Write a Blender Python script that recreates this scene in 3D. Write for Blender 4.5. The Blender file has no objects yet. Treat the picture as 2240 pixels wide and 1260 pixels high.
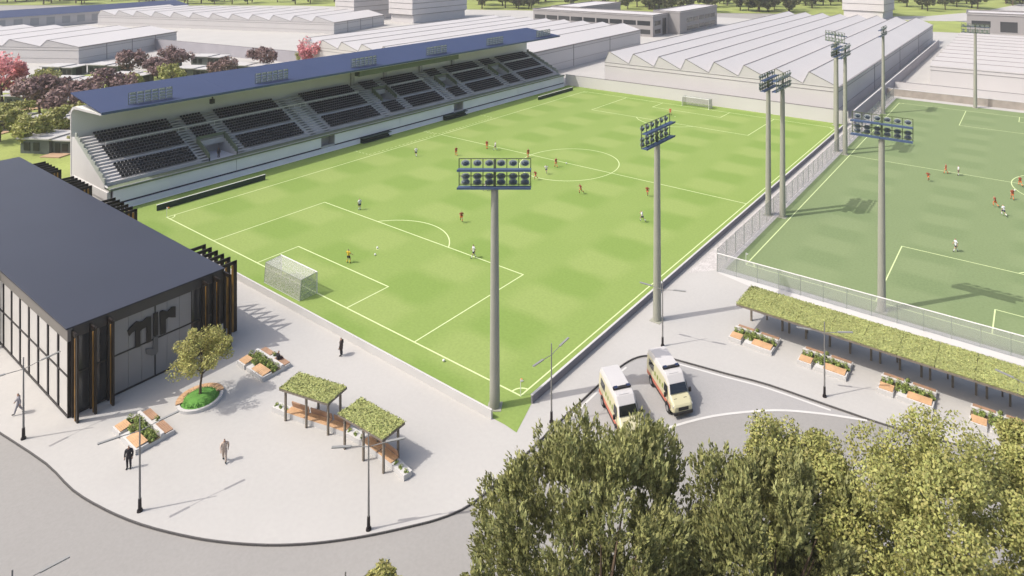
import bpy, bmesh, math, random
from math import sin, cos, pi, radians, hypot, atan2
from mathutils import Vector, Matrix, Quaternion

S = bpy.context.scene
COL = S.collection
rng = random.Random(7)

# ------------------------------------------------------------------ camera
cam_d = bpy.data.cameras.new('camera'); cam = bpy.data.objects.new('camera', cam_d); COL.objects.link(cam)
cam.location = (105.302, -43.187, 38.470)
cam.rotation_euler = (pi/2, 0, 0.60246)
cam_d.sensor_width = 36.0; cam_d.lens = 1424.03/2240*36
cam_d.shift_x = -175.96/2240; cam_d.shift_y = -729.70/2240      # architectural lens shift: verticals stay vertical
cam_d.clip_start = 0.5; cam_d.clip_end = 5000
S.camera = cam
# ------------------------------------------------------------------ sky and sun
SUN_EL, SUN_AZ = radians(54), radians(230)                      # direction the sun stands in
w = bpy.data.worlds.new('World'); S.world = w; w.use_nodes = True
nt = w.node_tree; bg = nt.nodes['Background']
sky = nt.nodes.new('ShaderNodeTexSky'); sky.sky_type = 'NISHITA'; sky.sun_disc = False
sky.sun_elevation = SUN_EL; sky.sun_rotation = radians(220); sky.air_density = 1.0; sky.dust_density = 5.0; sky.ozone_density = .6; sky.altitude = 50
nt.links.new(sky.outputs[0], bg.inputs[0]); bg.inputs[1].default_value = 0.15
sd = bpy.data.lights.new('sun', 'SUN'); sd.energy = 2.7; sd.angle = radians(0.4); sd.color = (1.0, 0.955, 0.89)
sun = bpy.data.objects.new('sun', sd); COL.objects.link(sun)
sun.rotation_euler = Vector((-cos(SUN_AZ)*cos(SUN_EL), -sin(SUN_AZ)*cos(SUN_EL), -sin(SUN_EL))).to_track_quat('-Z', 'Y').to_euler()
sun.location = (0, 0, 120)
vs = S.view_settings; vs.view_transform = 'Standard'; vs.look = 'None'; vs.gamma = 1; vs.exposure = 0.52; vs.use_curve_mapping = False

# ------------------------------------------------------------------ materials
def srgb(r, g, b):
    f = lambda c: (c/255/12.92) if c/255 <= .04045 else ((c/255+.055)/1.055)**2.4
    return (f(r), f(g), f(b), 1)
MATS = {}
def mat(name, col, rough=.7, metal=0., var=.10, scale=.6, island=0., fine=.0, fscale=14, bump=0., spec=.35, trans=0., hue=None, coord='Object'):
    """principled material; var: broad noise, fine: small noise, island: value jitter per loose piece"""
    m = bpy.data.materials.new(name); m.use_nodes = True; n = m.node_tree.nodes; l = m.node_tree.links
    b = n['Principled BSDF']; b.inputs['Roughness'].default_value = rough; b.inputs['Metallic'].default_value = metal
    b.inputs['Specular IOR Level'].default_value = spec
    c = col if len(col) == 4 else (*col, 1)
    tc = n.new('ShaderNodeTexCoord')
    def noise(sc, det=3):
        x = n.new('ShaderNodeTexNoise'); x.inputs['Scale'].default_value = sc; x.inputs['Detail'].default_value = det
        l.new(tc.outputs[coord], x.inputs['Vector']); return x
    last = None
    val = n.new('ShaderNodeHueSaturation'); val.inputs['Color'].default_value = c
    acc = None
    def add(sock, amt):
        nonlocal acc
        mr = n.new('ShaderNodeMapRange'); mr.inputs[1].default_value = .25; mr.inputs[2].default_value = .75
        mr.inputs[3].default_value = 1-amt; mr.inputs[4].default_value = 1+amt; l.new(sock, mr.inputs[0])
        if acc is None: acc = mr.outputs[0]
        else:
            k = n.new('ShaderNodeMath'); k.operation = 'MULTIPLY'; l.new(acc, k.inputs[0]); l.new(mr.outputs[0], k.inputs[1]); acc = k.outputs[0]
    if var: add(noise(scale).outputs[0], var)
    if fine: add(noise(fscale, 5).outputs[0], fine)
    if island:
        g = n.new('ShaderNodeNewGeometry'); mr = n.new('ShaderNodeMapRange')
        mr.inputs[3].default_value = 1-island; mr.inputs[4].default_value = 1+island; l.new(g.outputs['Random Per Island'], mr.inputs[0])
        if acc is None: acc = mr.outputs[0]
        else:
            k = n.new('ShaderNodeMath'); k.operation = 'MULTIPLY'; l.new(acc, k.inputs[0]); l.new(mr.outputs[0], k.inputs[1]); acc = k.outputs[0]
        if hue:
            h = n.new('ShaderNodeMapRange'); h.inputs[3].default_value = .5-hue; h.inputs[4].default_value = .5+hue
            wn = n.new('ShaderNodeTexWhiteNoise'); wn.noise_dimensions = '1D'; l.new(g.outputs['Random Per Island'], wn.inputs['W'])
            l.new(wn.outputs['Value'], h.inputs[0]); l.new(h.outputs[0], val.inputs['Hue'])
    if acc is not None: l.new(acc, val.inputs['Value'])
    l.new(val.outputs[0], b.inputs['Base Color'])
    if bump:
        bp = n.new('ShaderNodeBump'); bp.inputs['Strength'].default_value = bump; bp.inputs['Distance'].default_value = .05
        l.new(noise(fscale, 5).outputs[0], bp.inputs['Height']); l.new(bp.outputs[0], b.inputs['Normal'])
    if trans:   # thin leaf: some light comes through
        t = n.new('ShaderNodeBsdfTranslucent'); l.new(val.outputs[0], t.inputs[0]); mx = n.new('ShaderNodeMixShader'); mx.inputs[0].default_value = trans
        out = n['Material Output']; l.new(b.outputs[0], mx.inputs[1]); l.new(t.outputs[0], mx.inputs[2]); l.new(mx.outputs[0], out.inputs[0])
    MATS[name] = m; return m
def glassy(name, col, alpha, rough=.3):
    m = bpy.data.materials.new(name); m.use_nodes = True; n = m.node_tree.nodes; l = m.node_tree.links
    b = n['Principled BSDF']; b.inputs['Base Color'].default_value = (*col, 1); b.inputs['Roughness'].default_value = rough
    t = n.new('ShaderNodeBsdfTransparent'); mx = n.new('ShaderNodeMixShader'); mx.inputs[0].default_value = alpha
    l.new(t.outputs[0], mx.inputs[1]); l.new(b.outputs[0], mx.inputs[2]); l.new(mx.outputs[0], n['Material Output'].inputs[0])
    MATS[name] = m; return m
def net(name, col, pitch=.12, width=.3, coord='Object'):
    """knotted net: wires drawn by two wave bands, holes transparent"""
    m = bpy.data.materials.new(name); m.use_nodes = True; n = m.node_tree.nodes; l = m.node_tree.links
    b = n['Principled BSDF']; b.inputs['Base Color'].default_value = (*col, 1); b.inputs['Roughness'].default_value = .8
    tc = n.new('ShaderNodeTexCoord'); no = n.new('ShaderNodeTexNoise'); no.inputs['Scale'].default_value = 1/pitch; no.inputs['Detail'].default_value = 4
    l.new(tc.outputs[coord], no.inputs['Vector'])
    r = n.new('ShaderNodeMapRange'); r.inputs[1].default_value = .40; r.inputs[2].default_value = .62; r.inputs[3].default_value = width*.5; r.inputs[4].default_value = min(1, width*1.6)
    l.new(no.outputs[0], r.inputs[0])
    t = n.new('ShaderNodeBsdfTransparent'); mx = n.new('ShaderNodeMixShader'); l.new(r.outputs[0], mx.inputs[0])
    l.new(t.outputs[0], mx.inputs[1]); l.new(b.outputs[0], mx.inputs[2]); l.new(mx.outputs[0], n['Material Output'].inputs[0])
    MATS[name] = m; return m
def turf(name, base, alt, band, patch):
    """mown grass: broad squares of lighter and darker lay, plus patches of wear"""
    m = bpy.data.materials.new(name); m.use_nodes = True; n = m.node_tree.nodes; l = m.node_tree.links
    b = n['Principled BSDF']; b.inputs['Roughness'].default_value = .95; b.inputs['Specular IOR Level'].default_value = .1
    tc = n.new('ShaderNodeTexCoord'); sp = n.new('ShaderNodeSeparateXYZ'); l.new(tc.outputs['Object'], sp.inputs[0])
    nz = n.new('ShaderNodeTexNoise'); nz.inputs['Scale'].default_value = .22; nz.inputs['Detail'].default_value = 2; l.new(tc.outputs['Object'], nz.inputs['Vector'])
    def wave(sock, per, amp):
        a = n.new('ShaderNodeMath'); a.operation = 'MULTIPLY_ADD'; a.inputs[1].default_value = 2*pi/per
        j = n.new('ShaderNodeMath'); j.operation = 'MULTIPLY'; j.inputs[1].default_value = amp; l.new(nz.outputs[0], j.inputs[0])
        l.new(sock, a.inputs[0]); l.new(j.outputs[0], a.inputs[2])
        s = n.new('ShaderNodeMath'); s.operation = 'SINE'; l.new(a.outputs[0], s.inputs[0])
        k = n.new('ShaderNodeMath'); k.operation = 'MULTIPLY'; k.inputs[1].default_value = 1.9; k.use_clamp = False; l.new(s.outputs[0], k.inputs[0])
        c = n.new('ShaderNodeClamp'); c.inputs[1].default_value = -1; c.inputs[2].default_value = 1; l.new(k.outputs[0], c.inputs[0]); return c.outputs[0]
    wy = wave(sp.outputs[1], band*2, 1.0); wx = wave(sp.outputs[0], band*2.6, .6)
    mu = n.new('ShaderNodeMath'); mu.operation = 'MULTIPLY'; l.new(wy, mu.inputs[0]); l.new(wx, mu.inputs[1])
    ad = n.new('ShaderNodeMath'); ad.operation = 'MULTIPLY_ADD'; ad.inputs[1].default_value = .9; l.new(wy, ad.inputs[0]); l.new(mu.outputs[0], ad.inputs[2])
    n2 = n.new('ShaderNodeTexNoise'); n2.inputs['Scale'].default_value = .09; n2.inputs['Detail'].default_value = 3; l.new(tc.outputs['Object'], n2.inputs['Vector'])
    a2 = n.new('ShaderNodeMath'); a2.operation = 'MULTIPLY_ADD'; a2.inputs[1].default_value = patch; l.new(n2.outputs[0], a2.inputs[0]); l.new(ad.outputs[0], a2.inputs[2])
    mr = n.new('ShaderNodeMapRange'); mr.inputs[1].default_value = -1.5+patch*.5; mr.inputs[2].default_value = 1.5+patch*.5; l.new(a2.outputs[0], mr.inputs[0])
    mx = n.new('ShaderNodeMix'); mx.data_type = 'RGBA'; mx.inputs[6].default_value = (*base, 1); mx.inputs[7].default_value = (*alt, 1); l.new(mr.outputs[0], mx.inputs[0])
    n3 = n.new('ShaderNodeTexNoise'); n3.inputs['Scale'].default_value = 3.5; n3.inputs['Detail'].default_value = 6; l.new(tc.outputs['Object'], n3.inputs['Vector'])
    hv = n.new('ShaderNodeHueSaturation'); l.new(mx.outputs[2], hv.inputs['Color'])
    m3 = n.new('ShaderNodeMapRange'); m3.inputs[1].default_value = .25; m3.inputs[2].default_value = .75; m3.inputs[3].default_value = .9; m3.inputs[4].default_value = 1.1
    l.new(n3.outputs[0], m3.inputs[0]); l.new(m3.outputs[0], hv.inputs['Value']); l.new(hv.outputs[0], b.inputs['Base Color'])
    MATS[name] = m; return m

M = MATS
mat('paving', (.37, .359, .341), .85, var=.045, scale=.12, fine=.03, fscale=3)
mat('asphalt', (.25, .241, .228), .9, var=.04, scale=.08, fine=.05, fscale=5)
mat('parking_surface', (.295, .287, .280), .9, var=.03, scale=.15, fine=.04, fscale=5)
mat('kerb_stone', (.085, .08, .078), .8, var=.1, scale=2)
mat('road_paint', (.50, .49, .47), .7, var=.05)
turf('pitch_grass', (.170, .248, .060), (.220, .286, .086), 5.5, 1.1)
turf('artificial_grass', (.152, .201, .094), (.178, .226, .110), 4.4, 1.0)
mat('line_paint', (.52, .60, .30), .8, var=.06, scale=2)
mat('lawn_grass', (.225, .265, .07), .95, var=.25, scale=.06, fine=.15, fscale=2)
mat('concrete', (.42, .41, .40), .8, var=.06, scale=.5, fine=.04)
mat('white_concrete', (.47, .46, .445), .75, var=.04, scale=.5)
mat('shed_wall', (.50, .48, .47), .7, var=.03, scale=.1)
mat('sun_dimmed_roof', (.36, .345, .34), .6, var=.03, scale=.05, fine=.02, fscale=1)  # same roofing as shed_roof, colour darkened to offset strong sun on the cross-ridged hall
mat('shed_roof', (.46, .442, .435), .6, var=.03, scale=.05, fine=.02, fscale=1)
mat('shed_trim', (.20, .187, .187), .7, var=.05)
mat('office_wall', (.27, .255, .25), .7, var=.04, scale=.2)
mat('tower_wall', (.50, .48, .475), .7, var=.03, scale=.2)
mat('stand_grey', (.33, .33, .34), .7, var=.06, scale=.3)
mat('stand_wall_grey', (.66, .655, .72), .6, var=.05, scale=.3)
mat('stand_tier', (.44, .43, .43), .8, var=.08, scale=.6)
mat('stand_soffit', (.66, .66, .61), .7, var=.04, scale=.2)
mat('deck_green', (.13, .155, .10), .8, var=.1, scale=.6)
mat('retaining_grey', (.20, .19, .215), .75, var=.06, scale=.4)
mat('lane_grey', (.33, .315, .34), .75, var=.06, scale=.2)
mat('dark_slot', (.012, .013, .03), .6, var=0)
mat('blue_roof', (.026, .040, .094), .6, var=.06, scale=.12, spec=.25)
mat('seat_plastic', (.010, .010, .013), .75, var=.1, scale=2)
mat('rail_white', (.78, .76, .73), .5, var=.03)
mat('rail_grey', (.30, .32, .29), .5, var=.05)
mat('lamp_glass', (.25, .28, .25), .45, var=.05, spec=.4)
mat('lamp_case', (.10, .125, .15), .5, var=.15, scale=3)
mat('mast_steel', (.285, .285, .235), .55, metal=.0, var=.07, scale=.4, fine=.04, fscale=6)
mat('gantry_blue', (.055, .085, .155), .5, var=.1, scale=2)
mat('frame_green', (.08, .10, .05), .6, var=.15, scale=2)
mat('slate_roof', (.021, .023, .036), .45, var=.08, scale=.12, spec=.4)
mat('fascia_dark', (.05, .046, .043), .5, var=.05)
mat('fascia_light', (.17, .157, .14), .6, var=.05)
mat('bronze', (.016, .011, .008), .5, metal=.15, var=.3, scale=1.0)
mat('bronze_gold', (.27, .145, .028), .5, metal=.25, var=.3, scale=1.0)
mat('mullion', (.025, .022, .022), .5, var=.1)
mat('curtain_panel', (.50, .48, .45), .45, var=.06, scale=.5)
mat('grey_panel', (.22, .215, .215), .35, var=.05, scale=.4, spec=.5)
mat('dark_glass', (.03, .033, .036), .12, var=.05, spec=.7)
mat('sign_black', (.012, .011, .010), .5, var=.1)
mat('sign_grey', (.10, .10, .10), .5, var=.1)
mat('wood_seat', (.46, .285, .155), .6, var=.18, scale=1.2, fine=.08, fscale=9)
mat('wood_back', (.31, .19, .12), .6, var=.18, scale=1.2, fine=.08, fscale=9)
mat('timber_post', (.17, .145, .115), .7, var=.12, scale=1.5)
mat('soil', (.10, .085, .05), .95, var=.2, scale=2)
mat('sedum', (.29, .31, .115), .95, var=.22, scale=.9, fine=.28, fscale=5, island=.28, hue=.02)
mat('sedum_base', (.26, .28, .10), .95, var=.25, scale=1.2, fine=.2, fscale=6)
mat('shrub_leaf', (.25, .31, .085), .7, var=.2, scale=1.2, island=.55, hue=.03, trans=.25)
mat('lush_grass', (.09, .22, .04), .9, var=.3, scale=1.0, island=.4)
mat('bark', (.10, .07, .045), .9, var=.25, scale=1.5)
mat('leaf_olive', (.245, .25, .092), .6, var=.2, scale=.35, island=.3, hue=.015, trans=.22)
mat('leaf_gold', (.32, .32, .10), .6, var=.18, scale=.4, island=.3, hue=.02, trans=.25)
mat('leaf_lime', (.38, .365, .12), .65, var=.2, scale=.5, island=.45, hue=.02, trans=.3)
mat('leaf_forest', (.11, .12, .045), .7, var=.2, scale=.1, island=.45, hue=.03, trans=.2)
mat('leaf_plum', (.23, .15, .14), .7, var=.25, scale=.3, island=.5, hue=.01, trans=.15)
mat('leaf_pink', (.60, .25, .26), .7, var=.2, scale=.4, island=.4, hue=.015, trans=.3)
mat('lamp_pole', (.20, .195, .185), .5, var=.06)
mat('lamp_base', (.012, .008, .010), .5, var=.1)
mat('lamp_head', (.22, .22, .21), .4, var=.05)
mat('house_wall', (.10, .115, .10), .7, var=.1, scale=.3)
mat('house_roof', (.40, .39, .38), .7, var=.05)
mat('house_dark', (.02, .024, .02), .4, var=.1)
mat('house_deck', (.36, .24, .15), .8, var=.12)
mat('van_yellow', (.48, .45, .29), .35, var=.03, spec=.5)
mat('van_white', (.46, .445, .435), .35, var=.03, spec=.5)
mat('van_check', (.17, .22, .03), .4, var=.05)
mat('van_red', (.46, .13, .08), .4, var=.05)
mat('van_glass', (.008, .010, .013), .08, var=0, spec=.9)
mat('van_trim', (.02, .018, .018), .6, var=.1)
mat('tyre', (.015, .015, .016), .85, var=.1)
mat('rim', (.30, .30, .31), .35, metal=.5, var=.05)
mat('headlight', (.5, .5, .52), .1, var=0, spec=.9)
mat('blue_lens', (.01, .015, .05), .15, var=0, spec=.9)
mat('orange_lens', (.6, .2, .03), .25, var=0)
mat('ad_board', (.012, .03, .02), .5, var=.15)
mat('goal_white', (.62, .62, .60), .4, var=.02)
net('goal_net', (.40, .40, .37), .1, .55)
net('fence_mesh', (.40, .39, .38), .11, .30)
glassy('fence_glass', (.40, .41, .39), .30, .5)
mat('gravel', (.42, .40, .385), .95, var=.15, scale=1.2, fine=.3, fscale=5)
mat('brick_brown', (.31, .275, .24), .9, var=.15)
for nm, c in dict(skin=(.42, .25, .17), cloth_white=(.62, .62, .63), cloth_dark=(.022, .020, .024), cloth_orange=(.72, .19, .055), cloth_rust=(.26, .06, .03), cloth_navy=(.03, .04, .07),
                  cloth_yellow=(.60, .42, .04), cloth_grey=(.26, .25, .27), cloth_beige=(.42, .34, .28), cloth_brown=(.055, .04, .036), cloth_maroon=(.10, .02, .02),
                  hair_dark=(.015, .011, .009), shoe_black=(.012, .012, .012), ball_white=(.68, .68, .66), ball_orange=(.7, .25, .04), cloth_red=(.45, .10, .06)).items():
    mat(nm, c, .8, var=.06, scale=6)

# ------------------------------------------------------------------ mesh builder
class MB:
    def __init__(s): s.v = []; s.f = []; s.mi = []; s.m = 0; s.sm = []; s.smooth = False
    def raw(s, vs, fs):
        o = len(s.v); s.v += [tuple(p) for p in vs]
        for f in fs: s.f.append([o+i for i in f]); s.mi.append(s.m); s.sm.append(s.smooth)
        return s
    def box(s, x0, x1, y0, y1, z0, z1):
        return s.raw([(x0,y0,z0),(x1,y0,z0),(x1,y1,z0),(x0,y1,z0),(x0,y0,z1),(x1,y0,z1),(x1,y1,z1),(x0,y1,z1)],
                     [(3,2,1,0),(4,5,6,7),(0,1,5,4),(1,2,6,5),(2,3,7,6),(3,0,4,7)])
    def obox(s, c, ax, ay, az):     # box with half-axis vectors
        c = Vector(c); ax = Vector(ax); ay = Vector(ay); az = Vector(az)
        q = [c+a*ax+b*ay+d*az for d in (-1,1) for (a,b) in ((-1,-1),(1,-1),(1,1),(-1,1))]
        return s.raw(q, [(3,2,1,0),(4,5,6,7),(0,1,5,4),(1,2,6,5),(2,3,7,6),(3,0,4,7)])
    def beam(s, p, q, w, h=None):
        h = h or w; p = Vector(p); q = Vector(q); d = q-p; L = d.length; d.normalize()
        up = Vector((0,0,1)) if abs(d.z) < .95 else Vector((1,0,0)); a = d.cross(up).normalized(); b = a.cross(d)
        return s.obox((p+q)/2, d*L/2, a*w/2, b*h/2)
    def tube(s, p, q, r0, r1=None, n=8, caps=True):
        r1 = r0 if r1 is None else r1; p = Vector(p); q = Vector(q); d = (q-p).normalized()
        up = Vector((0,0,1)) if abs(d.z) < .95 else Vector((1,0,0)); a = d.cross(up).normalized(); b = a.cross(d)
        vs = []
        for (c, r) in ((p, r0), (q, r1)):
            for i in range(n):
                t = 2*pi*i/n; vs.append(c+a*r*cos(t)+b*r*sin(t))
        fs = [(i, (i+1) % n, n+(i+1) % n, n+i) for i in range(n)]
        if caps: fs += [tuple(range(n-1, -1, -1)), tuple(range(n, 2*n))]
        return s.raw(vs, fs)
    def path(s, pts, rs, n=7):
        for i in range(len(pts)-1): s.tube(pts[i], pts[i+1], rs[i], rs[i+1], n)
        return s
    def prism(s, poly, a0, a1, axis='z'):   # polygon extruded along an axis
        n = len(poly); mk = {'z': lambda p, t: (p[0], p[1], t), 'x': lambda p, t: (t, p[0], p[1]), 'y': lambda p, t: (p[0], t, p[1])}[axis]
        vs = [mk(p, a0) for p in poly]+[mk(p, a1) for p in poly]
        return s.raw(vs, [tuple(range(n-1, -1, -1)), tuple(range(n, 2*n))]+[(i, (i+1) % n, n+(i+1) % n, n+i) for i in range(n)])
    def lathe(s, prof, n=24, c=(0,0,0)):
        vs = []; k = len(prof)
        for i in range(n):
            t = 2*pi*i/n
            for r, z in prof: vs.append((c[0]+r*cos(t), c[1]+r*sin(t), c[2]+z))
        return s.raw(vs, [(i*k+j, ((i+1) % n)*k+j, ((i+1) % n)*k+j+1, i*k+j+1) for i in range(n) for j in range(k-1)])
    def ball(s, c, r, n=10, m=6, sz=1):
        return s.lathe([(max(1e-4, r*sin(pi*j/m)), -r*cos(pi*j/m)*sz) for j in range(m+1)], n, c)
    def mesh(s, name, mats, fix=True):
        me = bpy.data.meshes.new(name); me.from_pydata(s.v, [], s.f)
        for mm in (mats if isinstance(mats, (list, tuple)) else [mats]): me.materials.append(M[mm] if isinstance(mm, str) else mm)
        if any(s.mi): me.polygons.foreach_set('material_index', s.mi)
        if any(s.sm): me.polygons.foreach_set('use_smooth', s.sm)
        if fix:
            b = bmesh.new(); b.from_mesh(me); bmesh.ops.recalc_face_normals(b, faces=b.faces); b.to_mesh(me); b.free()
        me.update(); return me
    def build(s, name, mats, parent=None, fix=True, loc=None, bevel=0):
        o = bpy.data.objects.new(name, s.mesh(name, mats, fix)); COL.objects.link(o)
        if parent: o.parent = parent
        if loc: o.location = loc
        if bevel:
            md = o.modifiers.new('bevel', 'BEVEL'); md.width = bevel; md.segments = 2; md.limit_method = 'ANGLE'
        return o
def inst(name, me, parent, loc=(0,0,0), rot=(0,0,0), scale=None):
    o = bpy.data.objects.new(name, me); COL.objects.link(o); o.parent = parent; o.location = loc; o.rotation_euler = rot
    if scale: o.scale = scale
    return o
def tag(o, label, cat, group=None):
    o['label'] = label; o['category'] = cat
    if group: o['group'] = group
    return o
def thing(name, label, cat, loc=(0,0,0), rz=0, group=None):
    o = bpy.data.objects.new(name, None); COL.objects.link(o); o.location = loc; o.rotation_euler = (0,0,rz); o.empty_display_size = .2
    return tag(o, label, cat, group)
def struct(o): o['kind'] = 'structure'; return o
def stuff(o): o['kind'] = 'stuff'; return o
def copy_tree(o, parent=None):
    c = o.copy(); COL.objects.link(c)
    if parent: c.parent = parent
    for ch in list(o.children): copy_tree(ch, c)
    return c
def place(o, loc, rz, label):
    o.location = loc; o.rotation_euler = (0,0,rz); o['label'] = label; return o

# ------------------------------------------------------------------ ground, roads, lawns
def strip(b, pts, w, z):
    """one mitred ribbon along a polyline"""
    P = [Vector(p) for p in pts]; L = []; Rr = []
    for i, p in enumerate(P):
        d0 = (p-P[i-1]).normalized() if i else None; d1 = (P[i+1]-p).normalized() if i < len(P)-1 else None
        d = ((d0 or d1)+(d1 or d0)).normalized(); n = Vector((-d.y,d.x)); k = w/2/max(.35, n.dot(Vector((-(d1 or d0).y,(d1 or d0).x))))
        L.append(p+n*k); Rr.append(p-n*k)
    m = len(P); b.raw([(*q,z) for q in L]+[(*q,z) for q in Rr], [(m+i,m+i+1,i+1,i) for i in range(m-1)]); return b
def smooth(pts, k=4):
    out = []; P = [Vector(p) for p in pts]
    for i in range(len(P)-1):
        p0 = P[max(0,i-1)]; p1 = P[i]; p2 = P[i+1]; p3 = P[min(len(P)-1,i+2)]
        for j in range(k):
            t = j/k; out.append(tuple(.5*((2*p1)+(p2-p0)*t+(2*p0-5*p1+4*p2-p3)*t*t+(3*p1-p0-3*p2+p3)*t**3)))
    out.append(tuple(P[-1])); return out
def sheet(name, poly, z, m):
    import mathutils.geometry as G
    tris = G.tessellate_polygon([[Vector((p[0], p[1], 0)) for p in poly]])
    b = MB(); b.raw([(p[0], p[1], z) for p in poly], [tuple(t) for t in tris])
    me = b.mesh(name, m, False)
    for p in me.polygons:
        if p.normal.z < 0: p.flip()
    o = bpy.data.objects.new(name, me); COL.objects.link(o); return struct(o)
KERB = [(-70,-30.4),(10,-28.3),(36.3,-27),(43.3,-26),(48,-25.75),(51.8,-25.1),(55.2,-24.2),(58.4,-23),(60.8,-21.9),(63.1,-20.6),(65.0,-19.3),(66.8,-17.8),(68.7,-15.9),(70.4,-13.9),(71.4,-12.6),(72.2,-11.1),
        (72.55,-9.5),(72.6,-7.8),(72.6,-.1),(72.7,5.9),(73,8.9),(73.5,10.5),(74.3,11.4),(75.6,12.1),(77.7,12.5),(81.4,13.1),(85.2,13.8),(90.6,14.1),(96,14.5),(101.9,15.6),(112,17.2),(150,23)]
KERB = KERB[:2]+smooth(KERB[2:17],3)+KERB[17:19]+smooth(KERB[19:],3)
struct(MB().raw([(-1600,-900,-.13),(1600,-900,-.13),(1600,2600,-.13),(-1600,2600,-.13)], [(0,1,2,3)]).build('road', 'asphalt', fix=False))
sheet('pavement', KERB+[(150,330),(-420,330),(-420,-34)], 0, 'paving')
# kerb stones along the edge, each a piece
kerb = struct(MB().box(-70,-69.9,-30.6,-30.4,-.12,0.0).build('kerb', 'kerb_stone'))
pts = []
for i in range(len(KERB)-1):
    a, b = Vector(KERB[i]), Vector(KERB[i+1]); L = (b-a).length; k = max(1, round(L/1.0))
    pts += [a+(b-a)*j/k for j in range(k)]
near = [i for i in range(len(pts)-1) if 30 < pts[i].x < 106]
for i in near:
    a, b = pts[i], pts[i+1]; d = (b-a); L = d.length; d.normalize(); n = Vector((d.y, -d.x))
    c = (a+b)/2+n*.036
    o = MB().obox((0,0,0), (L/2-.008,0,0), (0,.04,0), (0,0,.075)).build('kerb_stone', 'kerb_stone', kerb)
    o.location = (c.x, c.y, -.066+rng.uniform(-.003,.003)); o.rotation_euler = (0,0,atan2(d.y,d.x))
PARK = [(72.75,-.5),(72.85,5.9),(73.15,8.85),(73.65,10.35),(74.4,11.22),(75.65,11.93),(77.7,12.32),(81.4,12.93),(85.2,13.62),(90.6,13.92),(93.5,14.1),(90.3,12.85),(86.7,10.9),(82.8,7.4),(80.2,3.9),(78.5,.5),(77,-6),(73,-6)]
sheet('parking_bay', PARK, -.122, 'parking_surface')
road_lines = MB(); strip(road_lines, smooth(PARK[10:15]), .24, -.114); strip(road_lines, [(p[0]+.28,p[1]-.1) for p in PARK[0:3]], .2, -.114)
strip(road_lines, smooth([(p[0]+.1,p[1]-.28) for p in PARK[4:10]]), .2, -.112)
struct(road_lines.build('road_marking', 'road_paint', fix=False))
# lawns and far roads
sheet('lawn', [(-1500,-60),(-620,60),(-352,236),(-250,268),(-217,285),(-97,340),(-40,372),(8,380),(200,430),(1500,640),(1500,2500),(-1500,2500)], .03, 'lawn_grass')
sheet('lawn', [(16,388),(46,398),(82,372),(74,322),(46,316)], .05, 'lawn_grass')
sheet('road', [(-45,352),(20,386),(48,410),(74,470),(92,560),(120,640),(136,636),(106,552),(96,470),(84,400),(60,380),(10,362)], .07, 'paving')
sheet('lawn', [(-26.5,-12),(-26.5,62),(-80,76),(-128,64),(-152,28),(-150,-4),(-90,-26),(-40,-22)], .03, 'lawn_grass')
sheet('path', [(-150,10),(-120,22),(-90,25),(-60,24),(-34,30),(-34,27),(-60,20.5),(-90,21.5),(-120,18),(-150,6)], .05, 'paving')

# ------------------------------------------------------------------ air
hm = bpy.data.materials.new('haze_air'); hm.use_nodes = True; hn = hm.node_tree; hn.nodes.clear()
ho = hn.nodes.new('ShaderNodeOutputMaterial'); hv_ = hn.nodes.new('ShaderNodeVolumePrincipled')
hv_.inputs['Color'].default_value = (.96,.95,.93,1); hv_.inputs['Density'].default_value = .0002; hv_.inputs['Anisotropy'].default_value = .0
hn.links.new(hv_.outputs[0], ho.inputs['Volume'])
hz = MB().box(-1700,1700,-1000,2700,-1.2,43).build('haze', hm); stuff(hz)
# ------------------------------------------------------------------ football pitches
def ring_arc(b, cx, cy, r, a0, a1, w, z, n=48):
    for i in range(n):
        t0, t1 = a0+(a1-a0)*i/n, a0+(a1-a0)*(i+1)/n
        b.raw([(cx+(r-w/2)*cos(t0),cy+(r-w/2)*sin(t0),z),(cx+(r+w/2)*cos(t0),cy+(r+w/2)*sin(t0),z),(cx+(r+w/2)*cos(t1),cy+(r+w/2)*sin(t1),z),(cx+(r-w/2)*cos(t1),cy+(r-w/2)*sin(t1),z)], [(0,1,2,3)])
def pitch_lines(x0, y0, W, L, z, w=.15):
    b = MB(); zz = [z]
    def st(*p): zz[0] += .0012; strip(b, [(x0+a, y0+c) for a, c in p], w, zz[0])
    st((0,0),(W,0)); st((W,-w/2),(W,L+w/2)); st((W,L),(0,L)); st((0,L+w/2),(0,-w/2)); st((0,L/2),(W,L/2))
    h = W/2
    for (y, s) in ((0,1),(L,-1)):
        st((h-20.16,y),(h-20.16,y+s*16.5),(h+20.16,y+s*16.5),(h+20.16,y))
        st((h-9.16,y),(h-9.16,y+s*5.5),(h+9.16,y+s*5.5),(h+9.16,y))
        a = math.acos(5.5/9.15); c = pi/2*s
        ring_arc(b, x0+h, y0+y+s*11, 9.15, c-a, c+a, w, z, 24)
        ring_arc(b, x0+h, y0+y+s*11, .15, 0, 2*pi, .12, z, 8)
        ring_arc(b, x0, y0+y, 1, *( (0,pi/2) if s == 1 else (-pi/2,0)), w, z, 8)
        ring_arc(b, x0+W, y0+y, 1, *((pi/2,pi) if s == 1 else (pi,1.5*pi)), w, z, 8)
    ring_arc(b, x0+h, y0+L/2, 9.15, 0, 2*pi, w, z, 72)
    return b
sheet('grass_pitch', [(-9,-3.38),(69.3,-3.38),(70.6,-3.5),(69.34,0),(69.34,110.4),(-9,110.4)], .012, 'pitch_grass')
pl = pitch_lines(0, 0, 68, 106, .02)
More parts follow.
